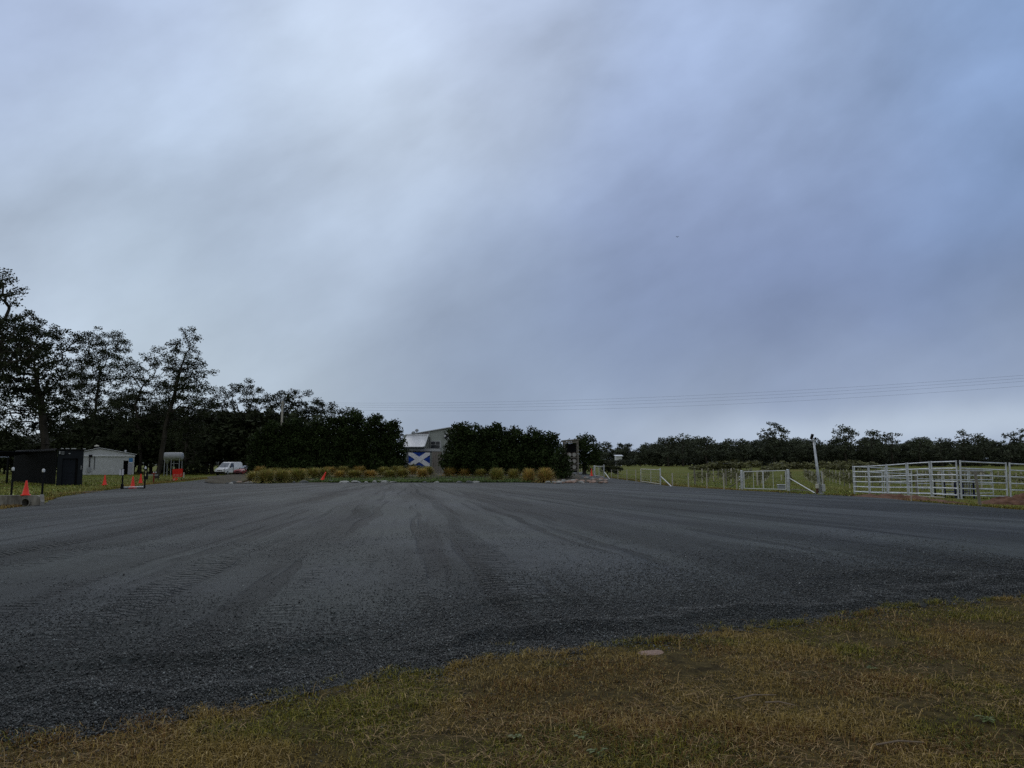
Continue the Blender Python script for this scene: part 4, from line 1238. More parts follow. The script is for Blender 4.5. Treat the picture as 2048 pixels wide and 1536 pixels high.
# front wall with a hole: ring of quads between circle and outline
pc = atY(52, 1005, hw.y) - Vector((hw.x, hw.y, 0)); R = 8.0 * k
L_, R_, top_, bot_ = (-64 * k), (36 * k), (HC + (927 - 990) * k), -.1
mb = MB(); n = 32
ringo = []
for i in range(n):
    a = 2 * math.pi * i / n; c, s = math.cos(a), math.sin(a)
    tx = ((R_ - pc.x) / c if c > 1e-6 else ((L_ - pc.x) / c if c < -1e-6 else 1e9)); tz = ((top_ - pc.z) / s if s > 1e-6 else ((bot_ - pc.z) / s if s < -1e-6 else 1e9))
    q = min(tx, tz); ringo.append((pc.x + c * q, pc.z + s * q))
for y0, flip in ((0, 0), (.3, 1)):
    for i in range(n):
        j = (i + 1) % n; a, b = 2 * math.pi * i / n, 2 * math.pi * j / n
        mb.quad((pc.x + R * math.cos(a), y0, pc.z + R * math.sin(a)), (ringo[i][0], y0, ringo[i][1]), (ringo[j][0], y0, ringo[j][1]), (pc.x + R * math.cos(b), y0, pc.z + R * math.sin(b)))
for i in range(n):
    j = (i + 1) % n; a, b = 2 * math.pi * i / n, 2 * math.pi * j / n
    mb.quad((ringo[i][0], 0, ringo[i][1]), (ringo[i][0], .3, ringo[i][1]), (ringo[j][0], .3, ringo[j][1]), (ringo[j][0], 0, ringo[j][1]))
mb.build('head_wall', M['concrete'], t)
mb = MB(); 
for i in range(n):
    j = (i + 1) % n; a, b = 2 * math.pi * i / n, 2 * math.pi * j / n
    for (r0, y0), (r1, y1) in (((R * 1.16, -.05), (R * .92, -.05)), ((R * .92, -.05), (R * .9, .9)), ((R * 1.16, -.05), (R * 1.16, .02))):
        mb.quad((pc.x + r0 * math.cos(a), y0, pc.z + r0 * math.sin(a)), (pc.x + r1 * math.cos(a), y1, pc.z + r1 * math.sin(a)), (pc.x + r1 * math.cos(b), y1, pc.z + r1 * math.sin(b)), (pc.x + r0 * math.cos(b), y0, pc.z + r0 * math.sin(b)))
mb.poly([(pc.x + R * .9 * math.cos(2 * math.pi * i / n), .9, pc.z + R * .9 * math.sin(2 * math.pi * i / n)) for i in range(n)])
mb.build('pipe', M['concrete'], t)
MB().prism([(R_ + .002, 0, -.1), (R_ + .002, 0, top_ + .04), (R_ + .20, -.25, .18), (R_ + .20, -.25, -.1)], (.06, .16, 0)).build('wing_wall', M['concrete'], t)
MB().prism([(L_ - .002, 0, -.1), (L_ - .002, 0, top_ - .1), (L_ - 1.3, -.9, .22), (L_ - 1.3, -.9, -.1)], (-.06, .2, 0)).build('wing_wall', M['concrete'], t)
MB().box(((L_ + R_) / 2 - .3, .55, top_ - .07), (R_ - L_ - .62, .49, .1)).build('top_slab', M['concrete'], t)
p = Vector((hw.x + (45 - 42) * k, hw.y + .15, top_)); c = copy_tree(C0, p, .5, label='traffic cone standing on the concrete culvert'); c.scale = (.86, .86, .74)


def guide_post(px, base, top, label):
    p = at(px, base); kk = p.y / F
    h = HC + (927 - top) * kk - p.z
    t = thing('guide_post', label, 'post', p, 0, 'black posts with white tops')
    MB().tube([(0, 0, -.1), (0, 0, h - .1)], .045, 10).build('shaft', M['black_steel'], t)
    MB().lathe([(.05, h - .1), (.058, h - .08), (.062, h), (.045, h + .05), (0, h + .065)], n=12).build('cap', M['white'], t, smooth=True)
    return p, h


guide_post(22, 1000, 937, 'black post with a white top behind the outer end of the culvert')
guide_post(83, 1004, 940, 'black post with a white top at the pipe end of the culvert')

# barrier frame with two notices
pa, pb = at(244, 979), at(289, 978)
t = thing('barrier_frame', 'two black posts joined by a low pale rail around a traffic cone', 'barrier', pa)
kk = pa.y / F; hA = HC + (927 - 937) * kk; hB = HC + (927 - 938) * kk
d = pb - pa
MB().tube([(0, 0, -.1), (0, 0, hA)], .055, 8).build('post', M['black_steel'], t)
MB().tube([(d.x, d.y, -.1), (d.x, d.y, hB)], .055, 8).build('post', M['black_steel'], t)
MB().box((0, 0, .18), (.16, .16, .36), bev=.02).build('foot', M['black_steel'], t)
MB().lathe([(.06, hB), (.07, hB + .03), (.03, hB + .17), (0, hB + .2)], c=(d.x, d.y, 0), n=10).build('cap', M['white'], t)
MB().tube([(.08, .02, .14), (d.x - .06, d.y + .02, .15)], .035, 8).build('rail', M['galv'], t)
MB().tube([(.08, .0, .045), (d.x - .06, d.y, .045)], .03, 8).build('rail', M['black_steel'], t)
pn = atY(243, 944.5, pa.y - .07)
t = thing('notice_board', 'white notice sheet fixed to the outer black post of the barrier frame', 'notice', pn)
MB().box((0, 0, 0), (.30, .012, .38), bev=.004).build('sheet', M['notice'], t)
MB().box((0, .012, 0), (.32, .010, .41)).build('backing', M['black_steel'], t)
MB().tube([(.0, -.012, -.22), (0, -.012, .24)], .012, 6).build('strap', M['black_steel'], t)
pn = atY(291.5, 948, pa.y - .05)
t = thing('hazard_board', 'black board with yellow marks on the inner post of the barrier frame', 'sign', pn)
MB().prism([(-.07, 0, .30), (.07, 0, .30), (.13, 0, .12), (.13, 0, -.28), (.16, 0, -.36), (-.12, 0, -.36), (-.12, 0, .12)], (0, .03, 0)).build('board', M['black_steel'], t)
MB().box((.01, -.008, .14), (.06, .012, .14), bev=.004).build('mark', M['yellow_mark'], t)
MB().box((-.01, -.008, -.06), (.06, .012, .16), bev=.004).build('mark', M['yellow_mark'], t)

# red marker post and low rail beside the big trunk
p = at(307, 966); kk = p.y / F
t = thing('marker_post', 'dull red post with a small crossbar and white tips', 'post', p)
MB().tube([(0, 0, -.1), (0, 0, .78)], .065, 10).build('shaft', M['red_paint'], t)
MB().box((-.02, 0, .83), (.34, .07, .09), bev=.01).build('crossbar', M['red_paint'], t)
for x in (-.03, .16): MB().lathe([(.035, .87), (.045, .92), (.02, .99), (0, 1.0)], c=(x, 0, 0), n=10).build('tip', M['white'], t)
pa, pb = atY(296, 948.5, 74), atY(317, 948.5, 74)
t = thing('low_rail', 'short pale double rail behind the dull red post', 'rail', gp(pa.x, 74))
for dz in (.62, .52): MB().tube([(0, 0, dz), (pb.x - pa.x, 0, dz)], .02, 6).build('rail', M['galv'], t)
for x in (.0, pb.x - pa.x): MB().tube([(x, 0, -.05), (x, 0, .66)], .02, 6).build('leg', M['black_steel'], t)

# ------------------------------------------------------------------ the dark shed, the roller-door shed and the pale grey shed
Yd = 60.5
A, B = atY(30, 905, 72), atY(115, 899, 61.2)
t = thing('dark_shed', 'long low black shed behind the culvert', 'shed', gp((A.x + B.x) / 2, (A.y + B.y) / 2))
a, b = Vector((A.x, A.y, 0)), Vector((B.x, B.y, 0)); nrm = Vector((-.56, .83, 0)) * 5.0
mb = MB(); mb.prism([tuple(a), tuple(b), tuple(b + nrm), tuple(a + nrm)], (0, 0, 2.70)); mb.build('wall', M['dark_shed'], t, world=True)
ex = (b - a).normalized() * .2; eo = Vector((-(b - a).y, (b - a).x, 0)).normalized() * .2
mb = MB(); mb.prism([tuple(a - ex - eo + Vector((0, 0, 2.703))), tuple(b + ex * .1 - eo + Vector((0, 0, 2.703))), tuple(b + ex * .1 + nrm + eo + Vector((0, 0, 2.95))), tuple(a - ex + nrm + eo + Vector((0, 0, 2.95)))], (0, 0, .07)); mb.build('roof', M['dark_shed'], t, world=True)
# pale gutter rail at the very edge of the picture
pa, pb = atY(-60, 914, 58), atY(17, 914, 66)
t = thing('open_carport', 'carport with a pale edge beam on dark posts beside the black shed', 'carport', gp(pb.x, pb.y))
MB().tube([pa, pb], .06, 8).build('beam', M['trim_light'], t, world=True)
for q in (pb, pa.lerp(pb, .5)): MB().tube([(q.x, q.y, -.1), (q.x, q.y, q.z - .05)], .09, 8).build('post', M['black_steel'], t, world=True)
mb = MB(); mb.prism([tuple(pa + Vector((0, .08, .02))), tuple(pb + Vector((0, .08, .02))), tuple(pb + Vector((-1, 5, .5))), tuple(pa + Vector((-1, 5, .5)))], (0, 0, .05)); mb.build('roof', M['black_steel'], t, world=True)

Y0 = 59.0
p0, p1 = atY(112, 970, Y0), atY(163, 970, Y0)
W = 1.75; Hh = HC + (927 - 900) / F * Y0
t = thing('roller_door_shed', 'narrow dark blue grey shed with a roller door', 'shed', (p0.x, Y0, 0), math.atan2(-p0.x, Y0) - .03)
x1, x2, zt = W * .19, W * .80, Hh * .76
mb = MB()
mb.box((x1 / 2, 1.2, Hh / 2), (x1, 2.4, Hh)); mb.box(((x2 + W) / 2, 1.2, Hh / 2), (W - x2, 2.4, Hh)); mb.box(((x1 + x2) / 2, 1.2, (zt + Hh) / 2), (x2 - x1 - .004, 2.396, Hh - zt))
mb.box(((x1 + x2) / 2, 2.3, zt / 2), (x2 - x1 - .004, .15, zt))
mb.build('wall', M['navy_metal'], t)
MB().box(((x1 + x2) / 2 - .08, .18, zt / 2), (x2 - x1 - .2, .05, zt - .01)).build('roller_door', M['roller'], t)
MB().box((x2 - .12, .3, zt / 2), (.2, .04, zt - .02)).build('door_jamb', M['black_steel'], t)
mb = MB(); mb.box((W / 2, 1.2, Hh + .036), (W + .1, 2.6, .07)); mb.build('roof', M['black_steel'], t)
for xx, wd in ((.27, .16), (.62, .26), (1.05, .34), (1.78, .18)): MB().box((xx, -.02, Hh + .10), (wd, .25, .06), bev=.01).build('roof_cap', M['trim_light'], t)
s = MB().box((.30, -.025, Hh - .24), (.42, .03, .32), bev=.005).build('sign_plate', M['navy_metal'], t)
MB().box((.12, -.045, Hh - .21), (.07, .012, .22)).build('mark', M['trim_light'], s)
for z in (.13, .22, .31): MB().box((.33, -.046, Hh - z - .02), (.2, .012, .035)).build('mark', M['galv_dull'], s)
MB().box((.78, -.03, Hh - .28), (.12, .03, .06)).build('lamp', M['trim_light'], t)
MB().box((W - .12, -.02, Hh * .5), (.03, .03, .3)).build('door_handle', M['trim_light'], t)

# pale grey shed
Y1 = 112.0
q0, q1 = atY(150, 948, Y1), atY(272, 948, Y1)
W = q1.x - q0.x; eave = HC + (927 - 911) / F * Y1; apex = HC + (927 - 896) / F * Y1; xa = (atY(200, 900, Y1).x - q0.x)
g0 = gz(q0.x, Y1) - .15
t = thing('grey_shed', 'long pale grey metal shed with a white fascia and a dark doorway', 'shed', (q0.x, Y1, g0), .50)
t.scale = (.86, 1, 1)
D = 12.0; eave -= g0; apex -= g0
dx0, dx1 = atY(250, 930, Y1).x - q0.x, atY(260, 930, Y1).x - q0.x; dh = HC + (927 - 921) / F * Y1 - g0
mb = MB()
mb.box((dx0 / 2, .1, eave / 2), (dx0, .2, eave)); mb.box(((dx1 + W) / 2, .1, eave / 2), (W - dx1, .2, eave)); mb.box(((dx0 + dx1) / 2, .1, (dh + eave) / 2), (dx1 - dx0 - .004, .196, eave - dh))
mb.box((.1, D / 2 + .1, eave / 2), (.2, D - .2, eave)); mb.box((W - .1, D / 2 + .1, eave / 2), (.2, D - .2, eave)); mb.box((W / 2, D - .1 + .1, eave / 2), (W - .41, .2, eave))
mb.prism([(0.02, .03, eave + .003), (W - .02, .03, eave + .003), (W - .02, .03, eave + .15), (xa, .03, apex - .1), (.02, .03, eave + .3)], (0, .1, 0))
mb.build('wall', M['shed_wall'], t)
mb = MB(); mb.box(((dx0 + dx1) / 2, 1.0, dh / 2), (dx1 - dx0 + .6, .05, dh)); mb.build('doorway', M['black_steel'], t)
xl = atY(163, 900, Y1).x - q0.x
rf = MB(); rf.prism([(-.6, -.2, eave + .25), (xa, -.2, apex), (xa, D + .3, apex), (-.6, D + .3, eave + .25)], (0, 0, .07)); rf.prism([(xa + .01, -.2, apex), (W + .35, -.2, eave + .16), (W + .35, D + .3, eave + .16), (xa + .01, D + .3, apex)], (0, 0, .07))
roof = rf.build('roof', M['roof_light'], t)
q = atY(194, 897, Y1) - Vector((q0.x, Y1, g0))
MB().tube([(q.x, 2, q.z - .8), (q.x, 2, q.z + .35)], .32, 12).build('chimney', M['black_steel'], roof); MB().lathe([(.36, q.z + .36), (.42, q.z + .45), (.1, q.z + .62), (0, q.z + .63)], c=(q.x, 2, 0), n=12).build('cowl', M['cream'], roof)
for px in (255, 219): q = atY(px, 903, Y1) - Vector((q0.x, Y1, g0)); MB().lathe([(.16, q.z - .4), (.16, q.z + .1), (.22, q.z + .12), (.1, q.z + .3), (0, q.z + .3)], c=(q.x, .9, 0), n=10).build('roof_vent', M['trim_light'], roof)
MB().box((W / 2, -.09, eave - .05), (W + .15, .17, .17), bev=.01).build('fascia', M['white'], t)
for px, w in ((180, .12), (190, .07)):
    q = atY(px, 915, Y1).x - q0.x
    MB().tube([(q, -.10, eave - .14), (q + .02, -.08, .95)], w * .7, 6).build('downpipe', M['black_steel'], t)
q = atY(180, 941, Y1) - Vector((q0.x, Y1, g0)); MB().box((q.x - .15, -.14, q.z + .1), (.5, .2, .75), bev=.03).build('meter_box', M['galv_dull'], t); MB().box((q.x, -.16, q.z + 2.15), (.55, .3, .35), bev=.03).build('wall_lamp', M['black_steel'], t)
q = atY(266, 920, Y1) - Vector((q0.x, Y1, g0))
sg = MB().box((q.x, -.05, q.z), (.62, .06, .62), bev=.01).build('sign', M['blue_sign'], t); MB().box((q.x, -.06, q.z - .40), (.64, .06, .16), bev=.01).build('sign_strip', M['white'], sg)
MB().box((q.x - .1, -.04, (q.z - .55) / 2), (.62, .06, q.z - .6), bev=.01).build('door', M['pale_door'], t)
# the tank on legs
Y2 = 100.0
tk = atY(345, 948, Y2)
t = thing('raised_tank', 'grey cylindrical feed tank on thin legs behind the big leaning trunk', 'tank', gp(tk.x, Y2))
zt, zb = HC + (927 - 905) / F * Y2, HC + (927 - 921) / F * Y2
R = (zt - zb) / 2; zc = (zt + zb) / 2; L2 = (361 - 322) / F * Y2 / 2
Rm = Matrix.Rotation(math.pi / 2, 3, 'Y')
MB().lathe([(0, -L2 * 1.0), (R * .6, -L2 * .97), (R * .92, -L2 * .9), (R, -L2 * .8), (R, L2 * .8), (R * .92, L2 * .92), (R * .6, L2 * .99), (0, L2 * 1.02)], c=(0, 0, zc), n=24, R=Rm).build('drum', M['galv_dull'], t, smooth=True)
MB().lathe([(R * .2, zb - R * .8), (R * .75, zb + R * .4), (R * .8, zb + R * .55)], c=(-L2 * .6, 0, 0), n=16).build('hopper', M['galv_dull'], t, smooth=True)
for x in (-L2 * .72, -L2 * .05, L2 * .78):
    for y in (-R * .8, R * .8): MB().tube([(x, y, -.1), (x, y * .9, zc)], .045, 6).build('leg', M['galv_dull'], t)
MB().tube([(-L2 * .05, -R * .82, 1.7), (L2 * .78, -R * .82, 1.7)], .03, 6).build('brace', M['galv_dull'], t)
# red sign
Y3 = 74.0
sc = atY(358, 949, Y3); g = gz(sc.x, Y3)
t = thing('red_sign', 'dark red board with a pale slanted marking and a smaller board below', 'sign', (sc.x, Y3, g), math.radians(6)); kk = Y3 / F
X = lambda px: (px - 358) * kk
Z = lambda py: HC + (927 - py) * kk - g
bd = MB().prism([(X(345), 0, Z(938.5)), (X(364.5), 0, Z(937)), (X(364.5), 0, Z(953)), (X(356), 0, Z(954)), (X(346), 0, Z(955))], (0, .04, 0)).build('board', M['red_board'], t)
mk = MB()
y = -.006
for pts in (((347.5, 948), (350.5, 948), (349.5, 953), (347, 953)), ((350.5, 948), (359.5, 948), (359.5, 949), (350.5, 949)), ((350.6, 951.4), (360, 951.2), (360, 952.6), (350.4, 952.8)), ((361, 947), (364, 946.6), (361.8, 951.4), (360.1, 951.6)), ((353, 949.6), (358, 949.6), (358, 950.6), (353, 950.6))):
    mk.prism([(X(a), y, Z(b)) for a, b in pts], (0, .004, 0))
mk.build('lettering', M['pink_mark'], bd)
b2 = MB().prism([(X(347), -.02, Z(956)), (X(356), -.02, Z(955.6)), (X(355), -.02, Z(961)), (X(346), -.02, Z(962))], (0, .03, 0)).build('lower_board', M['cone'], t)
MB().prism([(X(348.5), -.027, Z(957)), (X(351.5), -.027, Z(957)), (X(351), -.027, Z(959.6)), (X(346.8), -.027, Z(961.2)), (X(347.5), -.027, Z(959))], (0, .005, 0)).build('lettering', M['pink_pale'], b2)
MB().box((X(367), .03, Z(950)), (.12, .05, .55), bev=.01).build('stake', M['plank'], t)
for a in (347, 363): MB().tube([(X(a), .08, -.1), (X(a), .08, Z(938))], .03, 6).build('post', M['black_steel'], t)

# ------------------------------------------------------------------ vehicles


def wheel(par, x, y, r, w):
    s = 1 if x > 0 else -1
    Rm = Matrix.Rotation(math.pi / 2, 3, 'Y')
    wh = MB().lathe([(r * .55, -w / 2), (r * .95, -w / 2), (r, -w / 2 + .03), (r, w / 2 - .03), (r * .95, w / 2), (r * .55, w / 2)], c=(x, y, r), n=20, R=Rm).build('wheel', M['rubber'], par, smooth=True)
    MB().lathe([(0, -.02), (r * .6, -.01), (r * .6, .02), (0, .03)], c=(x + s * (w / 2 - .02), y, r), n=16, R=Rm).build('rim', M['chrome'], wh)


def vehicle_body(par, sections, m, name='body'):
    """sections along y: (y, half width low, half width high, z low, z mid, z high)"""
    mb = MB(); n = len(sections[0][1])
    rings = []
    for y, prof in sections:
        rings.append(len(mb.v)); mb.v += [(x, y, z) for x, z in prof]
    for a, b in zip(rings, rings[1:]):
        for i in range(n): mb.f.append((a + i, a + (i + 1) % n, b + (i + 1) % n, b + i))
    mb.f.append(tuple(rings[0] + i for i in range(n))); mb.f.append(tuple(rings[-1] + n - 1 - i for i in range(n)))
    return mb.build(name, m, par, smooth=False)


def prof(hl, hm, hh, zl, zm, zh):
    return [(-hl, zl), (-hm, zl + .12), (-hm, zm), (-hh, zh - .06), (-hh + .12, zh), (hh - .12, zh), (hh, zh - .06), (hm, zm), (hm, zl + .12), (hl, zl)]


def make_van(loc, rz):
    t = thing('white_van', 'white panel van parked nose forward on the grass track', 'van', loc, rz)
    # nose towards -y
    S_ = [(-2.15, prof(.70, .80, .72, .38, .62, .72)), (-2.05, prof(.78, .88, .80, .30, .78, .92)), (-1.35, prof(.80, .90, .80, .28, 1.02, 1.12)), (-.62, prof(.80, .91, .70, .28, 1.08, 1.80)), (-.35, prof(.80, .91, .74, .28, 1.08, 1.88)), (1.9, prof(.80, .91, .78, .28, 1.08, 1.90)), (2.15, prof(.78, .88, .74, .34, 1.06, 1.80))]
    vehicle_body(t, S_, M['car_white'])
    o = .012
    MB().prism([(-.70, -1.33 - o, 1.15), (.70, -1.33 - o, 1.15), (.60, -.68 - o, 1.74), (-.60, -.68 - o, 1.74)], (0, -.012, .012)).build('windscreen', M['wind_glass'], t)
    for s in (-1, 1):
        MB().prism([(s * .895, -1.05, 1.14), (s * .893, -.05, 1.14), (s * .775, -.05, 1.72), (s * .775, -.55, 1.72)], (s * .014, 0, .004)).build('side_window', M['glass'], t)
        MB().box((s * .66, -2.10, .78), (.26, .14, .16), bev=.03).build('headlight', M['lens'], t)
        MB().box((s * 1.0, -1.0, 1.2), (.18, .10, .22), bev=.03).build('mirror', M['black_steel'], t)
    MB().box((0, -2.16, .70), (.8, .06, .10), bev=.02).build('grille', M['black_steel'], t)
    MB().box((0, -2.17, .42), (1.6, .12, .20), bev=.04).build('bumper', M['black_steel'], t)
    for x in (-.80, .80):
        for y in (-1.45, 1.35): wheel(t, x, y, .32, .2)
    return t


def make_car(loc, rz):
    t = thing('red_car', 'faded red car parked beside the white van behind the tussocks', 'car', loc, rz)
    S_ = [(-2.2, prof(.68, .76, .68, .34, .58, .68)), (-2.1, prof(.74, .84, .74, .28, .66, .80)), (-1.0, prof(.78, .87, .76, .26, .86, .95)), (-.25, prof(.78, .87, .60, .26, .90, 1.40)), (.1, prof(.78, .87, .60, .26, .92, 1.45)), (1.0, prof(.78, .87, .60, .26, .92, 1.44)), (1.6, prof(.78, .86, .64, .28, .94, 1.08)), (2.2, prof(.72, .82, .64, .34, .90, .98))]
    vehicle_body(t, S_, M['car_red'])
    MB().prism([(-.68, -.99, .985), (.68, -.99, .985), (.54, -.29, 1.39), (-.54, -.29, 1.39)], (0, -.014, .014)).build('windscreen', M['wind_glass'], t)
    MB().prism([(-.5, .1, 1.452), (.5, .1, 1.452), (.5, .95, 1.446), (-.5, .95, 1.446)], (0, 0, .01)).build('roof_panel', M['galv_dull'], t)
    for s in (-1, 1):
        MB().prism([(s * .855, -.55, .95), (s * .855, 1.05, .95), (s * .625, .95, 1.37), (s * .625, -.15, 1.37)], (s * .014, 0, .004)).build('side_window', M['glass'], t)
        MB().box((s * .60, -2.14, .64), (.26, .12, .13), bev=.03).build('headlight', M['lens'], t)
        MB().box((s * .95, -.72, 1.0), (.16, .10, .14), bev=.03).build('mirror', M['black_steel'], t)
    MB().box((0, -2.20, .62), (.7, .05, .10), bev=.02).build('grille', M['black_steel'], t)
    MB().box((0, -2.2, .40), (1.5, .12, .16), bev=.04).build('bumper', M['black_steel'], t)
    for x in (-.78, .78):
        for y in (-1.4, 1.35): wheel(t, x, y, .30, .19)
    return t


p = at(457, 950.5); make_van((p.x, p.y, p.z + .03), math.radians(-14))
p = at(497, 951.5); make_car((p.x, p.y, p.z + .03), math.radians(-22))
t = thing('picket_fence', 'thin dark steel pickets in front of the white van', 'fence', at(449, 955))
for px in (449, 466):
    q = at(px, 955) - t.location; MB().tube([(q.x, q.y, -.1), (q.x, q.y, 1.55)], .028, 6).build('picket', M['black_steel'], t)
q = at(449, 955) - t.location; q2 = at(466, 955) - t.location
MB().tube([(q.x, q.y, 1.0), (q2.x, q2.y, 1.0)], .006, 4).build('wire', M['wire'], t)

# ------------------------------------------------------------------ the house behind the hedges
YH = 100.0


def hp(px, py, dy=0.0):
    v = atY(px, py, YH); return Vector((v.x, YH + dy, v.z))


hb = hp(850, 950); hb.z = 0
house = thing('gabled_house', 'grey green gabled building with a zinc lean-to roof between the hedges', 'house', hb)
apx = hp(895, 852)
def wp(pts, dy, thick, name, m, par=None):
    return MB().prism([tuple(hp(a, b, dy)) for a, b in pts], (0, thick, 0)).build(name, m, par or house, world=True)
wp([(798, 950), (968, 950), (968, 871), (895, 853.5), (822, 864.5), (798, 868)], 4.0, 14, 'wall', M['grey_green'])
wp([(822, 866), (851, 861.5), (851, 868), (822, 868.5)], 3.9, .09, 'gable_panel', M['pink_grey'])
MB().prism([tuple(hp(812, 865.5, 3.7)), tuple(hp(895, 851.2, 3.7)), tuple(hp(972, 870, 3.7)), tuple(hp(972, 871.2, 3.7)), tuple(hp(895, 852.8, 3.7)), tuple(hp(812, 867, 3.7))], (0, 15, 0)).build('roof', M['trim_light'], house, world=True)
# lean-to roof facing the camera
a, b, c, d = hp(806, 868, 3.8), hp(850, 868, 3.8), hp(847, 893, .6), hp(800, 893, .6)
lean = MB().prism([a, b, c, d], (0, 0, -.10)).build('lean_to_roof', M['roof_light'], house, world=True)
MB().tube([hp(803, 867.2, 3.75), hp(851, 867.2, 3.75)], .10, 6).build('ridge_cap', M['white'], lean, world=True)
MB().tube([hp(850.3, 867.2, 3.7), hp(847.3, 893, .55)], .09, 6).build('barge_board', M['white'], lean, world=True)
for px, py, r_ in ((819.5, 865, .28), (826.5, 859.5, .24)):
    q = hp(px, py, 3.8); MB().lathe([(.06, -.5), (.06, -.1), (r_, -.05), (r_ * 1.05, r_ * .5), (r_ * .6, r_ * 1.1), (0, r_ * 1.2)], c=q, n=14).build('roof_ventilator', M['galv_dull'], lean, world=True, smooth=True)
wp([(800, 894), (848, 894), (848, 897.5), (800, 897.5)], .55, .12, 'lean_to_fascia', M['trim_dark'])
wp([(851, 860), (852.6, 860), (852.6, 899), (851, 899)], 3.8, .12, 'corner_post', M['trim_light'])
w = wp([(855, 880), (877, 880), (877, 896), (855, 896)], 3.86, .12, 'window', M['trim_light'])
for x0, x1 in ((856, 864.6), (866, 873.8)):
    wp([(x0, 881.5), (x1, 881.5), (x1, 887.6), (x0, 887.6)], 3.82, .05, 'pane', M['glass'], w)
wp([(856, 888.6), (873.8, 888.6), (873.8, 895), (856, 895)], 3.80, .05, 'pane', M['glass'], w)
wp([(852.8, 872), (854.2, 872), (854.2, 896), (852.8, 896)], 3.7, .08, 'downpipe', M['trim_dark'])
# porch beam and deck edge
wp([(808, 900.5), (845, 896.5), (877, 897), (877, 902), (808, 902)], 2.2, .25, 'porch_beam', M['trim_light'])
wp([(809, 902.2), (815.5, 902.2), (815.5, 930), (809, 930)], 2.0, .35, 'porch_post', M['galv_dull'])
wp([(806, 902.3), (878, 902.3), (878, 905), (806, 905)], 2.3, .1, 'porch_trim', M['trim_dark'])
for k in range(9):
    x = 860.5 + k * 2.35
    wp([(x, 903), (x + 2.0, 903), (x + 2.1, 951), (x, 951)], 1.9 + .07 * (k % 2), .09, 'curtain_strip', M['tan_strip'])
wp([(848, 935), (858, 935), (858, 942), (848, 942)], 1.8, .2, 'meter_cabinet', M['trim_light'])
for k in range(3): wp([(849, 936 + k * 2), (857, 936 + k * 2), (857, 937.2 + k * 2), (849, 937.2 + k * 2)], 1.76, .06, 'cabinet_slot', M['black_steel'])
# small flag on the gable with a dark diagonal cross on white
def flag(name, label, x0, x1, y0, y1, dy, field, cross, hw):
    o = hp((x0 + x1) / 2, y1, dy)
    t = thing(name, label, 'flag', o)
    P = lambda a, b: Vector((hp(a, b, dy).x - o.x, 0, hp(a, b, dy).z - o.z))
    mb = MB(); nx, nz = 24, 12
    def cloth(a, b): 
        p = P(a, b); p.y = .05 * math.sin((a - x0) * .55) + .03 * math.sin((b - y0) * .7 + a * .2); return p
    for i in range(nx):
        for j in range(nz):
            xa, xb = x0 + (x1 - x0) * i / nx, x0 + (x1 - x0) * (i + 1) / nx; ya, yb = y0 + (y1 - y0) * j / nz, y0 + (y1 - y0) * (j + 1) / nz
            mb.quad(cloth(xa, ya), cloth(xb, ya), cloth(xb, yb), cloth(xa, yb))
    f = mb.build('cloth', field, t)
    mb = MB()
    for s in (0, 1):
        for k in range(30):
            u0, u1 = k / 30, (k + 1) / 30
            def pt(u, off):
                # corners clipped to the flag: slide the band edge along the diagonal
                xx = x0 + (x1 - x0) * u; yy = (y0 + (y1 - y0) * u if s == 0 else y1 - (y1 - y0) * u) + off
                yy = min(max(yy, y0), y1); p = cloth(xx, yy); p.y -= .06 + s * .01; return p
            mb.quad(pt(u0, -hw), pt(u1, -hw), pt(u1, hw), pt(u0, hw))
    mb.build('diagonal_cross', cross, f)
    return t


flag('saltire_flag', 'large blue flag with a white diagonal cross hung under the porch', 816.5, 859.5, 905, 932.5, .2, M['flag_blue'], M['flag_white'], 5.3)
flag('saltire_flag', 'small white flag with a dark diagonal cross high on the gable', 884, 900, 864, 875, 3.6, M['flag_white'], M['flag_black'], 2.0)['category'] = 'flag'
# ------------------------------------------------------------------ barrel rack
YR = 92.0
rp = lambda px, py, dy=0: atY(px, py, YR) + Vector((0, dy, 0))
base = rp(1143, 945); base.z = gz(base.x, YR)
t = thing('barrel_rack', 'tall open timber rack with a flat double-beam roof', 'rack', base)
MB().prism([rp(1124, 880.5), rp(1160, 877.5), rp(1160, 880), rp(1124, 883)], (0, 2.6, 0)).build('roof', M['timber'], t, world=True)
MB().prism([rp(1126, 884, .05), rp(1156.5, 882.6, .05), rp(1156.5, 885), rp(1126, 886.2)], (0, .2, 0)).build('beam', M['timber'], t, world=True)
for px in (1129, 1156):
    for dy in (.1, 2.2): MB().prism([rp(px - 1.2, 881, dy), rp(px + 1.2, 881, dy), rp(px + 2.2, 953, dy), rp(px - .2, 953, dy)], (0, .14, 0)).build('post', M['timber'], t, world=True)
for py in (914.6, 927.4, 939.2): MB().prism([rp(1131, py, .25), rp(1156, py, .25), rp(1156, py + 1.6, .25), rp(1131, py + 1.6, .25)], (0, 1.6, 0)).build('shelf', M['timber'], t, world=True)
MB().prism([rp(1131, 887, 2.1), rp(1155, 887, 2.1), rp(1157, 946, 2.1), rp(1131, 946, 2.1)], (0, .05, 0)).build('back_panel', M['black_steel'], t, world=True)
MB().prism([rp(1134, 947.5, .1), rp(1156, 947.5, .1), rp(1156, 949, .1), rp(1134, 949, .1)], (0, .5, 0)).build('step', M['galv_dull'], t, world=True)
MB().prism([rp(1134, 944.4, .3), rp(1156, 944.4, .3), rp(1156, 945.6, .3), rp(1134, 945.6, .3)], (0, .5, 0)).build('step', M['galv_dull'], t, world=True)
Rm = Matrix.Rotation(-math.pi / 2, 3, 'X')
B0 = None
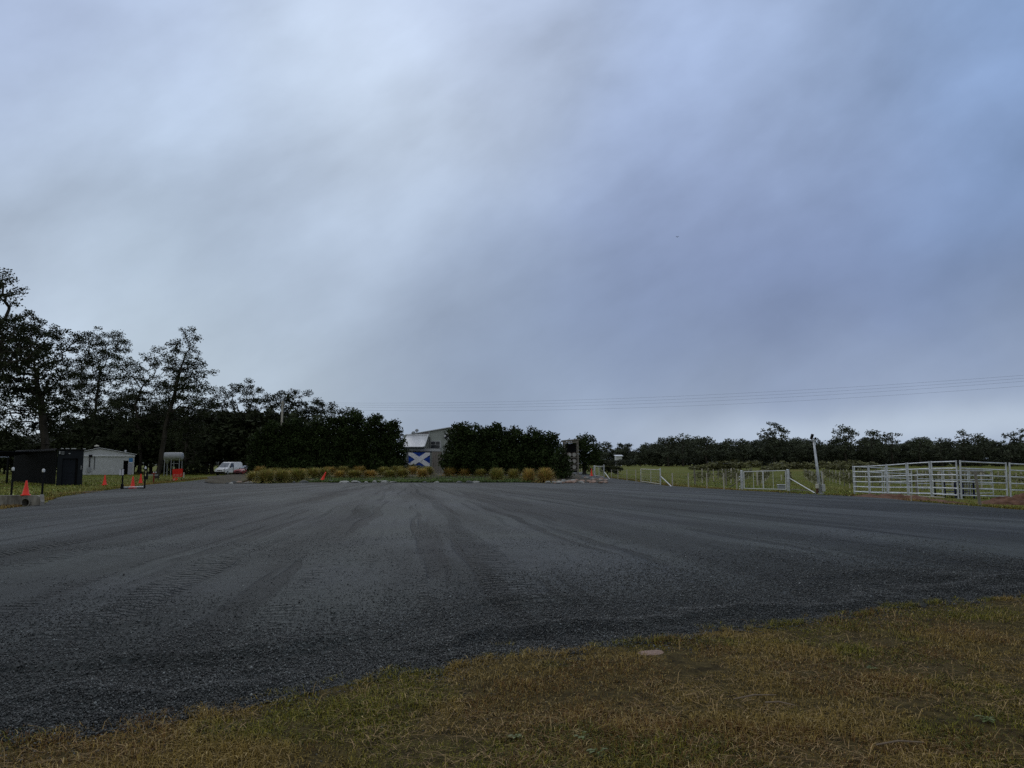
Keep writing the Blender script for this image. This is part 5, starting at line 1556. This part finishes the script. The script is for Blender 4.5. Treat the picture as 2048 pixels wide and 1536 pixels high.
for r_, py in enumerate((909.5, 922, 934)):
    for c_, px in enumerate((1139.3, 1149)):
        q = rp(px, py, .35)
        lab = 'barrel on the %s shelf of the rack, %s' % (('top', 'middle', 'lowest')[r_], ('hedge side', 'driveway side')[c_])
        if B0 is None:
            B0 = thing('oak_barrel', lab, 'barrel', q, 0, 'barrels in the timber rack')
            MB().lathe([(.25, 0), (.27, .02), (.32, .35), (.32, .5), (.27, .83), (.25, .85)], n=20, R=Rm).build('staves', M['barrel_wood'], B0, smooth=True)
            MB().lathe([(0, -.012), (.24, -.012), (.24, .015)], n=20, R=Rm).build('head', M['barrel_head'], B0)
        else: copy_tree(B0, q, label=lab)

# ------------------------------------------------------------------ fences, gates, light pole on the driveway side


def post_mb(p, h, r=.04, lean=(0, 0)):
    return MB().tube([(p.x, p.y, p.z - .1), (p.x + lean[0], p.y + lean[1], p.z + h)], r, 8)


def gate(name, label, pa, pb, h, verts_, m='white', low=.12, thick=.03, drop=0.0):
    t = thing(name, label, 'gate', pa)
    d = pb - pa; d.z = pb.z - pa.z
    o = Vector((0, 0, 0))
    MB().tube([o + Vector((0, 0, h)), d + Vector((0, 0, h + drop))], thick, 8).build('top_rail', M[m], t)
    MB().tube([o + Vector((0, 0, low)), d + Vector((0, 0, low))], thick, 8).build('bottom_rail', M[m], t)
    for f, r in verts_:
        q = d * f; MB().tube([q + Vector((0, 0, low)), q + Vector((0, 0, h + drop * f))], r, 6).build('upright', M[m], t)
    # wire netting of the leaf
    mb = MB(); L = d.length; n = int(L / .3)
    for k in range(1, n): q = d * (k / n); mb.tube([q + Vector((0, 0, low)), q + Vector((0, 0, h))], .003, 3, False)
    for k in range(1, 5): z = low + (h - low) * k / 5; mb.tube([Vector((0, 0, z)), d + Vector((0, 0, z))], .003, 3, False)
    mb.build('netting', M['galv_dull'], t)
    return t


def stay_post(label, p, h, r, foot, zfrac, m='white'):
    t = thing('gate_post', label, 'gate post', p)
    MB().tube([(0, 0, -.1), (0, 0, h)], r, 10).build('post', M['galv'], t)
    MB().lathe([(r * 1.15, h), (r * 1.1, h + .03), (0, h + .06)], n=10).build('cap', M['galv'], t)
    if foot is not None:
        f = foot - p; MB().tube([(r, 0, h * zfrac), (f.x, f.y, f.z + .02)], .035, 8).build('stay', M[m], t)
    return t


def ztop(p, py): return HC + (927 - py) / F * p.y - p.z


gA, gB = at(1484, 980), at(1577, 982.5)
hA = ztop(gA, 942); hB = ztop(gB, 940)
stay_post('stout gate post with white insulators at the hinge side of the nearest white gate', gA, hA, .09, at(1457, 977), .62, 'timber')
ga = COL.objects['gate_post']
for z in (.95, .75, .25, .08): MB().lathe([(0, -.05), (.035, -.04), (.045, 0), (.035, .04), (0, .05)], c=(-.16, 0, z), n=10).build('insulator', M['white'], ga)
stay_post('stout gate post with a long white stay running toward the light pole', gB, hB, .10, at(1632, 988), .62)
off = (gB - gA).normalized() * .16
gate('farm_gate', 'nearest white netting gate with a bent centre bar, next to the light pole', gA + off, gB - off, min(hA, hB) - .04, [(0, .04), (.23, .016), (.46, .045), (.70, .016), (1, .03)], drop=hB - hA)
q = atY(1563, 977, gB.y + 1.5); g_ = gz(q.x, q.y)
t = thing('low_trough', 'small pale trough on the ground behind the nearest white gate', 'trough', (q.x, q.y, g_))
MB().box((0, 0, .42), (.55, .4, .06), bev=.01).build('lid', M['galv'], t); MB().box((0, 0, .20), (.5, .34, .36), bev=.02).build('tub', M['galv_dull'], t)

fA, fB = at(1282, 965), at(1321, 971)
stay_post('thin white gate post with a stay at the middle gate', fB, ztop(fB, 938), .05, at(1343, 973.5), .55)
stay_post('hinge post of the middle gate nearer the driveway', fA, ztop(fA, 940), .04, None, 0)
off = (fB - fA).normalized() * .1
gate('farm_gate', 'middle netting gate between the driveway and the vineyard posts', fA + off, fB - off, ztop(fB, 939.5), [(0, .025), (.55, .025), (1, .025)], m='cream', thick=.025)
cA, cB = at(1189, 953), at(1208, 955)
t = stay_post('broad white post of the farthest gate behind its cone', cA, ztop(cA, 932), .11, None, 0)
stay_post('white post with a stay at the farthest gate', cB, ztop(cB, 930.5), .06, at(1219, 958), .45)
off = (cB - cA).normalized() * .14
gate('farm_gate', 'farthest small white gate at the end of the driveway', cA + off, cB - off, ztop(cB, 933), [(0, .03), (.5, .03), (1, .03)], thick=.03)


def wire_fence(label, pts, heights, m='timber', r=.04, wires=4):
    t = thing('wire_fence', label, 'fence', pts[0])
    o = pts[0]
    for p, h in zip(pts, heights): post_mb(p - o, h, r).build('post', M[m], t)
    for k in range(wires):
        f = .25 + .7 * k / max(1, wires - 1)
        MB().tube([p - o + Vector((0, 0, h * f)) for p, h in zip(pts, heights)], .005, 4).build('wire', M['wire'], t)
    return t


pts = [at(x, y) for x, y in ((1345, 973), (1377, 974.5), (1414, 976.5), (1448, 979), (1474, 980))]
wire_fence('wire fence on pale posts between the middle gate and the nearest gate', pts, [ztop(p, 946) for p in pts], 'plank', .045)
pts = [at(x, y) for x, y in ((1223, 958), (1236, 960), (1254, 963), (1272, 965))]
wire_fence('short wire fence between the farthest gate and the middle gate', pts, [ztop(p, 939) for p in pts], 'plank', .035, 3)
pts = [at(x, y) for x, y in ((1163, 944), (1170, 945), (1178, 947))]
wire_fence('three pale posts beside the driveway at the barrel rack', pts, [ztop(p, 929) for p in pts], 'plank', .05, 2)
pts = [at(x, y) for x, y in ((1583, 983), (1605, 985), (1628, 987))]
t = thing('low_rail', 'low dark rail between the nearest gate and the light pole', 'rail', pts[0])
MB().tube([p - pts[0] + Vector((0, 0, .16)) for p in pts], .035, 6).build('rail', M['timber'], t)
for p in pts: post_mb(p - pts[0], .2, .03).build('leg', M['timber'], t)

# light pole
lp = at(1641, 989); kk = lp.y / F
t = thing('light_pole', 'short grey tapered pole with a floodlight and boxes at its foot', 'light pole', lp)
tp_ = atY(1627.5, 882, lp.y); tx, tz = tp_.x - lp.x, tp_.z - lp.z
MB().tube([(0, 0, -.1), (tx * .5, 0, tz * .5), (tx, 0, tz)], [.12, .085, .055], 14).build('shaft', M['galv'], t, smooth=True)
MB().box((tx, 0, tz + .05), (.36, .10, .10), bev=.02).build('crossarm', M['galv'], t)
fl = MB().box((tx - .13, -.05, tz + .28), (.15, .12, .34), M=Matrix.Rotation(.35, 3, 'Y')).build('floodlight', M['black_steel'], t)
MB().box((tx + .11, -.02, tz + .17), (.10, .10, .14), bev=.02).build('sensor_head', M['black_steel'], t)
MB().tube([(.16, 0, .5), (.10, 0, 1.5)], .025, 6).build('conduit', M['trim_light'], t)
MB().box((-.21, -.05, .52), (.18, .16, .26), bev=.02).build('meter_box', M['cream'], t)
MB().box((.17, -.08, .42), (.20, .18, .46), bev=.02).build('switch_box', M['trim_light'], t)
MB().box((-.21, .0, .18), (.12, .1, .4)).build('box_post', M['rust_brown'], t)
MB().box((.0, -.0, .03), (.42, .36, .16), bev=.03).build('footing', M['galv_dull'], t)

# ------------------------------------------------------------------ stock yard panels


def make_panel(L=2.75, H=1.86):
    t = thing('stock_panel', 'x', 'stock panel', group='galvanised stock panels')
    for x in (.10, L - .10):
        MB().tube([(x, 0, .0), (x, 0, H)], .038, 10).build('upright', M['galv'], t)
    for k in range(6):
        z = .18 + (H - .24) * k / 5
        mb = MB(); mb.tube([(.10, 0, z), (L - .10, 0, z)], .034, 8)
        o = mb.build('rail', M['galv'], t); 
    for x in (.10, L - .10): MB().box((x, 0, .01), (.16, .12, .02)).build('foot', M['galv_dull'], t)
    return t


PN = make_panel()
front = [(22.6, 50.1), (22.38, 47.36), (22.16, 44.62), (21.94, 41.88), (21.72, 39.14), (21.5, 36.4), (24.6, 37.5), (27.4, 38.3), (30.1, 39.2)]
labs = ['stock panel farthest along the driveway side of the yard', 'second stock panel from the far corner on the driveway side', 'third stock panel from the far corner on the driveway side', 'fourth stock panel from the far corner, above the loose plank', 'stock panel meeting the front corner of the yard from the driveway side', 'stock panel on the front side in front of the navy feeder', 'stock panel on the front side behind the soil heap', 'last stock panel of the front side, cut by the picture edge']
first = True


def put_panel(a, b, label):
    global first
    A, B = gp(*a), gp(*b); d = B - A
    L = math.hypot(d.x, d.y)
    c = PN if first else copy_tree(PN, A)
    first = False
    c.location = A; c['label'] = label
    c.rotation_euler = (0, -math.atan2(d.z, L), math.atan2(d.y, d.x)); c.scale = (L / 2.75, 1, 1)


for a, b, lab in zip(front, front[1:], labs): put_panel(a, b, lab)
rear = [(22.75, 50.4), (25.25, 51.45), (27.8, 52.5)]
rear2 = [(28.15, 52.65), (30.6, 53.7), (33.1, 54.8), (35.6, 55.9)]
RL = ['rear stock panel next to the far corner', 'rear stock panel ending at the paired uprights', 'rear stock panel beginning at the paired uprights', 'rear stock panel seen through the front corner', 'rear stock panel behind the navy feeder']
k = 0
for ch in (rear, rear2):
    for a, b in zip(ch, ch[1:]): put_panel(a, b, RL[k]); k += 1
q = gp(23.3, 39.8)
t = thing('hay_feeder', 'navy steel feeder with upright bars inside the stock yard', 'feeder', q, math.radians(12))
MB().tube([(0, 0, .82), (1.15, 0, .82)], .045, 8).build('top_rail', M['blue_steel'], t)
MB().tube([(0, 0, .12), (1.15, 0, .12)], .03, 8).build('bottom_rail', M['blue_steel'], t)
for k in range(12): MB().tube([(.06 + k * .094, 0, .0 if k % 3 == 0 else .12), (.06 + k * .094, 0, .82)], .016, 6).build('bar', M['blue_steel'], t)
for x in (-.0, 1.15): MB().tube([(x, .0, -.05), (x, 0, .90)], .05, 8).build('upright', M['blue_steel'], t); MB().tube([(x, .7, -.05), (x, .7, .86)], .04, 8).build('upright', M['blue_steel'], t)
MB().box((.575, .45, .32), (1.1, .5, .03)).build('tray', M['blue_steel'], t)
q = gp(22.3, 39.9); post_ = MB().tube([(0, 0, -.1), (0, 0, .95)], .04, 8).build('steel_picket', M['black_steel'], None, loc=q); tag(post_, 'dark steel picket inside the stock yard left of the feeder', 'post')
q = at(1961, 1012.5)
tag(MB().tube([(0, 0, -.1), (-.10, .05, 1.4)], [.06, .05], 10).build('timber_post', M['timber'], None, loc=q), 'weathered timber post standing alone in front of the stock panels', 'post')
q = gp(22.95, 48.5); tag(MB().tube([(0, 0, -.1), (-.03, 0, 1.45)], .05, 8).build('timber_post', M['timber'], None, loc=q), 'weathered post just inside the far corner of the stock yard', 'post')
q = gp(25.4, 47.5); tag(MB().tube([(0, 0, -.1), (-.03, 0, 1.4)], .06, 8).build('timber_post', M['timber'], None, loc=q), 'weathered post in the middle of the stock yard', 'post')
q = at(1823, 1003); tag(MB().tube([(0, 0, -.1), (0, 0, .34)], .02, 8).build('survey_peg', M['plank'], None, loc=q), 'thin pale peg at the gravel edge near the loose plank', 'peg')
a, b = at(1806, 994.5), at(1888, 997.5); d = b - a
tag(MB().box((0, 0, .05), (d.length, .12, .05), rz=math.atan2(d.y, d.x), bev=.008).build('loose_plank', M['plank'], None, loc=(a + b) / 2 + Vector((0, 0, .03))), 'long pale plank lying in front of the stock panels', 'plank')
# tan shed and white house far off
q = atY(1953, 942, 130); g_ = gz(q.x, 130)
t = thing('tan_shed', 'low tan shed far behind the stock yard', 'shed', (q.x, 130, g_))
MB().box((0, 1.5, .5), (2.7, 3, 1.0)).build('wall', M['tan_strip'], t); MB().prism([(-1.6, -.3, 1.03), (1.6, -.3, 1.03), (1.6, 3.3, 1.2), (-1.6, 3.3, 1.2)], (0, 0, .06)).build('roof', M['timber'], t)
q = atY(1238, 915, 250); 
t = thing('white_cottage', 'small white building among the far trees', 'house', (q.x, 250, gz(q.x, 250)))
zz = q.z - gz(q.x, 250)
MB().box((0, 1.5, (zz + .35) / 2), (2.0, 3, zz + .35)).build('wall', M['white'], t); MB().prism([(-1.3, -.4, zz + .38), (1.4, -.4, zz + .38), (1.4, 3.4, zz + .8), (-1.3, 3.4, zz + .8)], (0, 0, .1)).build('roof', M['roof_light'], t)

# ------------------------------------------------------------------ vineyard rows
rr = random.Random(90)
SL = .36
for k in range(13):
    x0 = 15.5 + k * 2.9
    ya = 66 + (4 if k < 3 else 0) + max(0, (k - 7)) * 1.2; n = 10; st = 6.2
    where = 'nearest the driveway' if k == 0 else ('at the stock yard end' if k == 12 else None)
    o = gp(x0 + SL * (ya - 66), ya)
    t = thing('vine_row', 'trellised row of sparse vines ' + (where or 'in the middle of the vineyard'), 'vine row', o, 0, 'vineyard rows behind the gates')
    for j in range(n):
        q = gp(x0 + SL * (ya + j * st - 66), ya + j * st) - o
        MB().tube([(q.x, q.y, q.z - .1), (q.x + rr.uniform(-.04, .04), q.y, q.z + 1.45 + rr.uniform(-.1, .1))], .06 if j else .08, 5).build('post', M['plank' if rr.random() < .6 else 'timber'], t)
    e = gp(x0 + SL * (ya + (n - 1) * st - 66), ya + (n - 1) * st) - o
    for z in (.75, 1.2): MB().tube([(0, 0, z), e + Vector((0, 0, z))], .008, 3).build('wire', M['wire'], t)
    r = np.random.RandomState(700 + k)
    m = 1500
    u = r.rand(m); yy = u * (n - 1) * st
    dens = vnoise(yy, np.full(m, k * 3.3), 91, .5); kk_ = dens > .35; u, yy = u[kk_], yy[kk_]; m = len(u)
    P = np.stack([SL * yy + r.normal(size=m) * .16, yy, np.abs(r.normal(size=m)) * .28 + .35 + .5 * r.rand(m)], 1)
    P[:, 2] += np.array([gz(o.x + a, o.y + b) - o.z for a, b in zip(P[:, 0], P[:, 1])])
    d = r.normal(size=(m, 3)); d /= np.linalg.norm(d, axis=1)[:, None]; s = np.cross(d, r.normal(size=(m, 3))); s /= np.linalg.norm(s, axis=1)[:, None]
    V = np.zeros((m, 4, 3)); ll = r.uniform(.1, .24, m)[:, None]
    V[:, 0] = P; V[:, 1] = P + d * ll * .5 + s * ll * .4; V[:, 2] = P + d * ll; V[:, 3] = P + d * ll * .5 - s * ll * .4
    link('vine', np_mesh('vine', V.reshape(-1, 3), 4, [(0, 1, 2, 3)], M['leaf_vine'], np.repeat(r.uniform(.5, 1.4, m), 4)), t)
q = at(1563, 961); post = MB().lathe([(.09, 0), (.09, .75), (.05, .8), (0, .8)], n=10).build('vine_guard', M['cream'], None, loc=q); tag(post, 'white vine guard sleeve seen through the nearest gate', 'vine guard')

# scrubby brown-green bank in front of the far trees
SC = []
for i in range(3):
    r2 = random.Random(800 + i)
    SC.append(make_tree('scrub_bush', 'low olive scrub bush at the foot of the far tree line', (0, 0, 0), dict(seed=810 + i, trunk_pts=[(0, 0, 0), (.1, 0, .8)], lobes=[(r2.uniform(-1.5, 1.5), r2.uniform(-.8, .8), r2.uniform(.6, 1.6), 1.5, 1.2, .8) for _ in range(5)], spacing=.7, clump_r=.6, n_leaf=30, leaf_len=.4, trunk_r=.06, leafmat='leaf_vine'), 'scrub bushes at the foot of the far tree line', 'bush'))
for k in range(13):
    px = 1400 + k * 26 + rr.uniform(-9, 9); Y = rr.uniform(165, 215); X = (px - CX) / F * Y; s_ = rr.uniform(.8, 1.5)
    if k < 3: SC[k].location = (X, Y, gz(X, Y)); SC[k].scale = (s_ * 1.4, s_, s_ * .65)
    else: copy_tree(SC[rr.randrange(3)], (X, Y, gz(X, Y)), rr.uniform(0, 6), (s_ * 1.4, s_, s_ * .65))

# ------------------------------------------------------------------ power line
PA = atY(565, 806, 112); g_ = gz(PA.x, 112)
t = thing('power_pole', 'pale timber power pole rising behind the longer hedge', 'power pole', (PA.x, 112, g_))
MB().tube([(0, 0, -.2), (0, 0, PA.z - g_ + .3)], [.20, .14], 12).build('shaft', M['plank'], t)
MB().box((0, 0, PA.z - g_ - .1), (.12, 1.9, .12)).build('crossarm', M['timber'], t)
PB = atY(2420, 722, 74)
t = thing('power_pole', 'timber power pole beyond the stock yard', 'power pole', (PB.x, PB.y, gz(PB.x, PB.y)))
MB().tube([(0, 0, -.2), (0, 0, PB.z - gz(PB.x, PB.y) + .3)], [.20, .14], 12).build('shaft', M['plank'], t)
MB().box((0, 0, PB.z - gz(PB.x, PB.y) - .1), (.12, 1.9, .12)).build('crossarm', M['timber'], t)
for i, (dy, dz, sg, lab) in enumerate(((-.85, .05, 1.50, 'highest power wire across the sky'), (.0, -.12, 1.62, 'second power wire from the top'), (.85, -.3, 1.75, 'third power wire from the top'), (.3, -.75, 1.78, 'lowest power wire across the sky'))):
    a, b = PA + Vector((0, dy, dz)), PB + Vector((0, dy, dz * 1.2))
    pts = [a.lerp(b, k / 40) - Vector((0, 0, 4 * sg * (k / 40) * (1 - k / 40))) for k in range(41)]
    tag(MB().tube([p - a for p in pts], .0075, 5).build('power_wire', M['wire'], None, loc=a), lab, 'wire', 'power wires')
# ------------------------------------------------------------------ bird, weeds, sticks
q = atY(1355, 474, 150)
bd = MB()
bd.lathe([(0, -.17), (.03, -.14), (.055, -.05), (.06, .03), (.035, .10), (.028, .12), (.036, .15), (.02, .19), (0, .21)], n=10, R=Matrix.Rotation(math.pi / 2, 3, 'X') @ Matrix.Rotation(.5, 3, 'Y'))
for s in (-1, 1):
    bd.prism([(0, -.05, .03), (s * .18, -.02, .13), (s * .36, .05, .04), (s * .2, .07, .09), (0, .06, .03)], (0, 0, .008))
bd.prism([(-.03, .13, 0), (.03, .13, 0), (.05, .26, .0), (-.05, .26, 0)], (0, 0, .006))
tag(bd.build('flying_bird', M['feather'], None, loc=q), 'tiny dark bird flying high under the clouds', 'bird')

random.seed(66)


def weed(px, py, s, label):
    q = at(px, py)
    mb = MB()
    for k in range(11):
        a = 2 * math.pi * k / 11 + random.uniform(-.2, .2); L = s * random.uniform(.5, .85); w = L * .16
        c, sn = math.cos(a), math.sin(a)
        up = random.uniform(.15, .55)
        P = lambda r_, ww, z: (c * r_ - sn * ww, sn * r_ + c * ww, z)
        mb.f += [tuple(len(mb.v) + i for i in f) for f in ((0, 1, 2, 3), (3, 2, 4, 5), (5, 4, 6, 6)[:3])]
        mb.v += [P(.005, -w * .2, .01), P(.005, w * .2, .01), P(L * .45, w, .01 + L * up * .8), P(L * .45, -w, .01 + L * up * .8), P(L * .8, w * .7, .01 + L * up * .75), P(L * .8, -w * .7, .01 + L * up * .75), P(L, 0, .01 + L * up * .5)]
    tag(mb.build('rosette_weed', M['weed'], None, loc=(q.x, q.y, .0)), label, 'weed', 'broad-leaved weeds in the verge')


weed(1165, 1482, .10, 'brightest broad-leaved weed in the middle of the grass verge'); weed(1195, 1512, .09, 'grey green weed just below the brightest broad-leaved weed')
weed(1975, 1445, .10, 'broad-leaved weed at the outer side of the verge'); weed(1745, 1340, .07, 'small broad-leaved weed below the flat patch of the verge'); weed(1030, 1480, .07, 'small dark weed near the brightest broad-leaved weed')
for (px, py, L, a, lab) in ((1510, 1398, .34, .25, 'long grey stick lying in the verge grass'), (1560, 1412, .2, -.4, 'shorter grey stick crossing the long one'), (1800, 1492, .3, .1, 'pale dry stalk lying low in the verge')):
    q = at(px, py, .02)
    tag(MB().tube([(-L / 2 * math.cos(a), -L / 2 * math.sin(a), .012), (0, .012, .025), (L / 2 * math.cos(a), L / 2 * math.sin(a), .016)], [.005, .006, .003], 6).build('fallen_stick', M['straw'], None, loc=q), lab, 'stick')
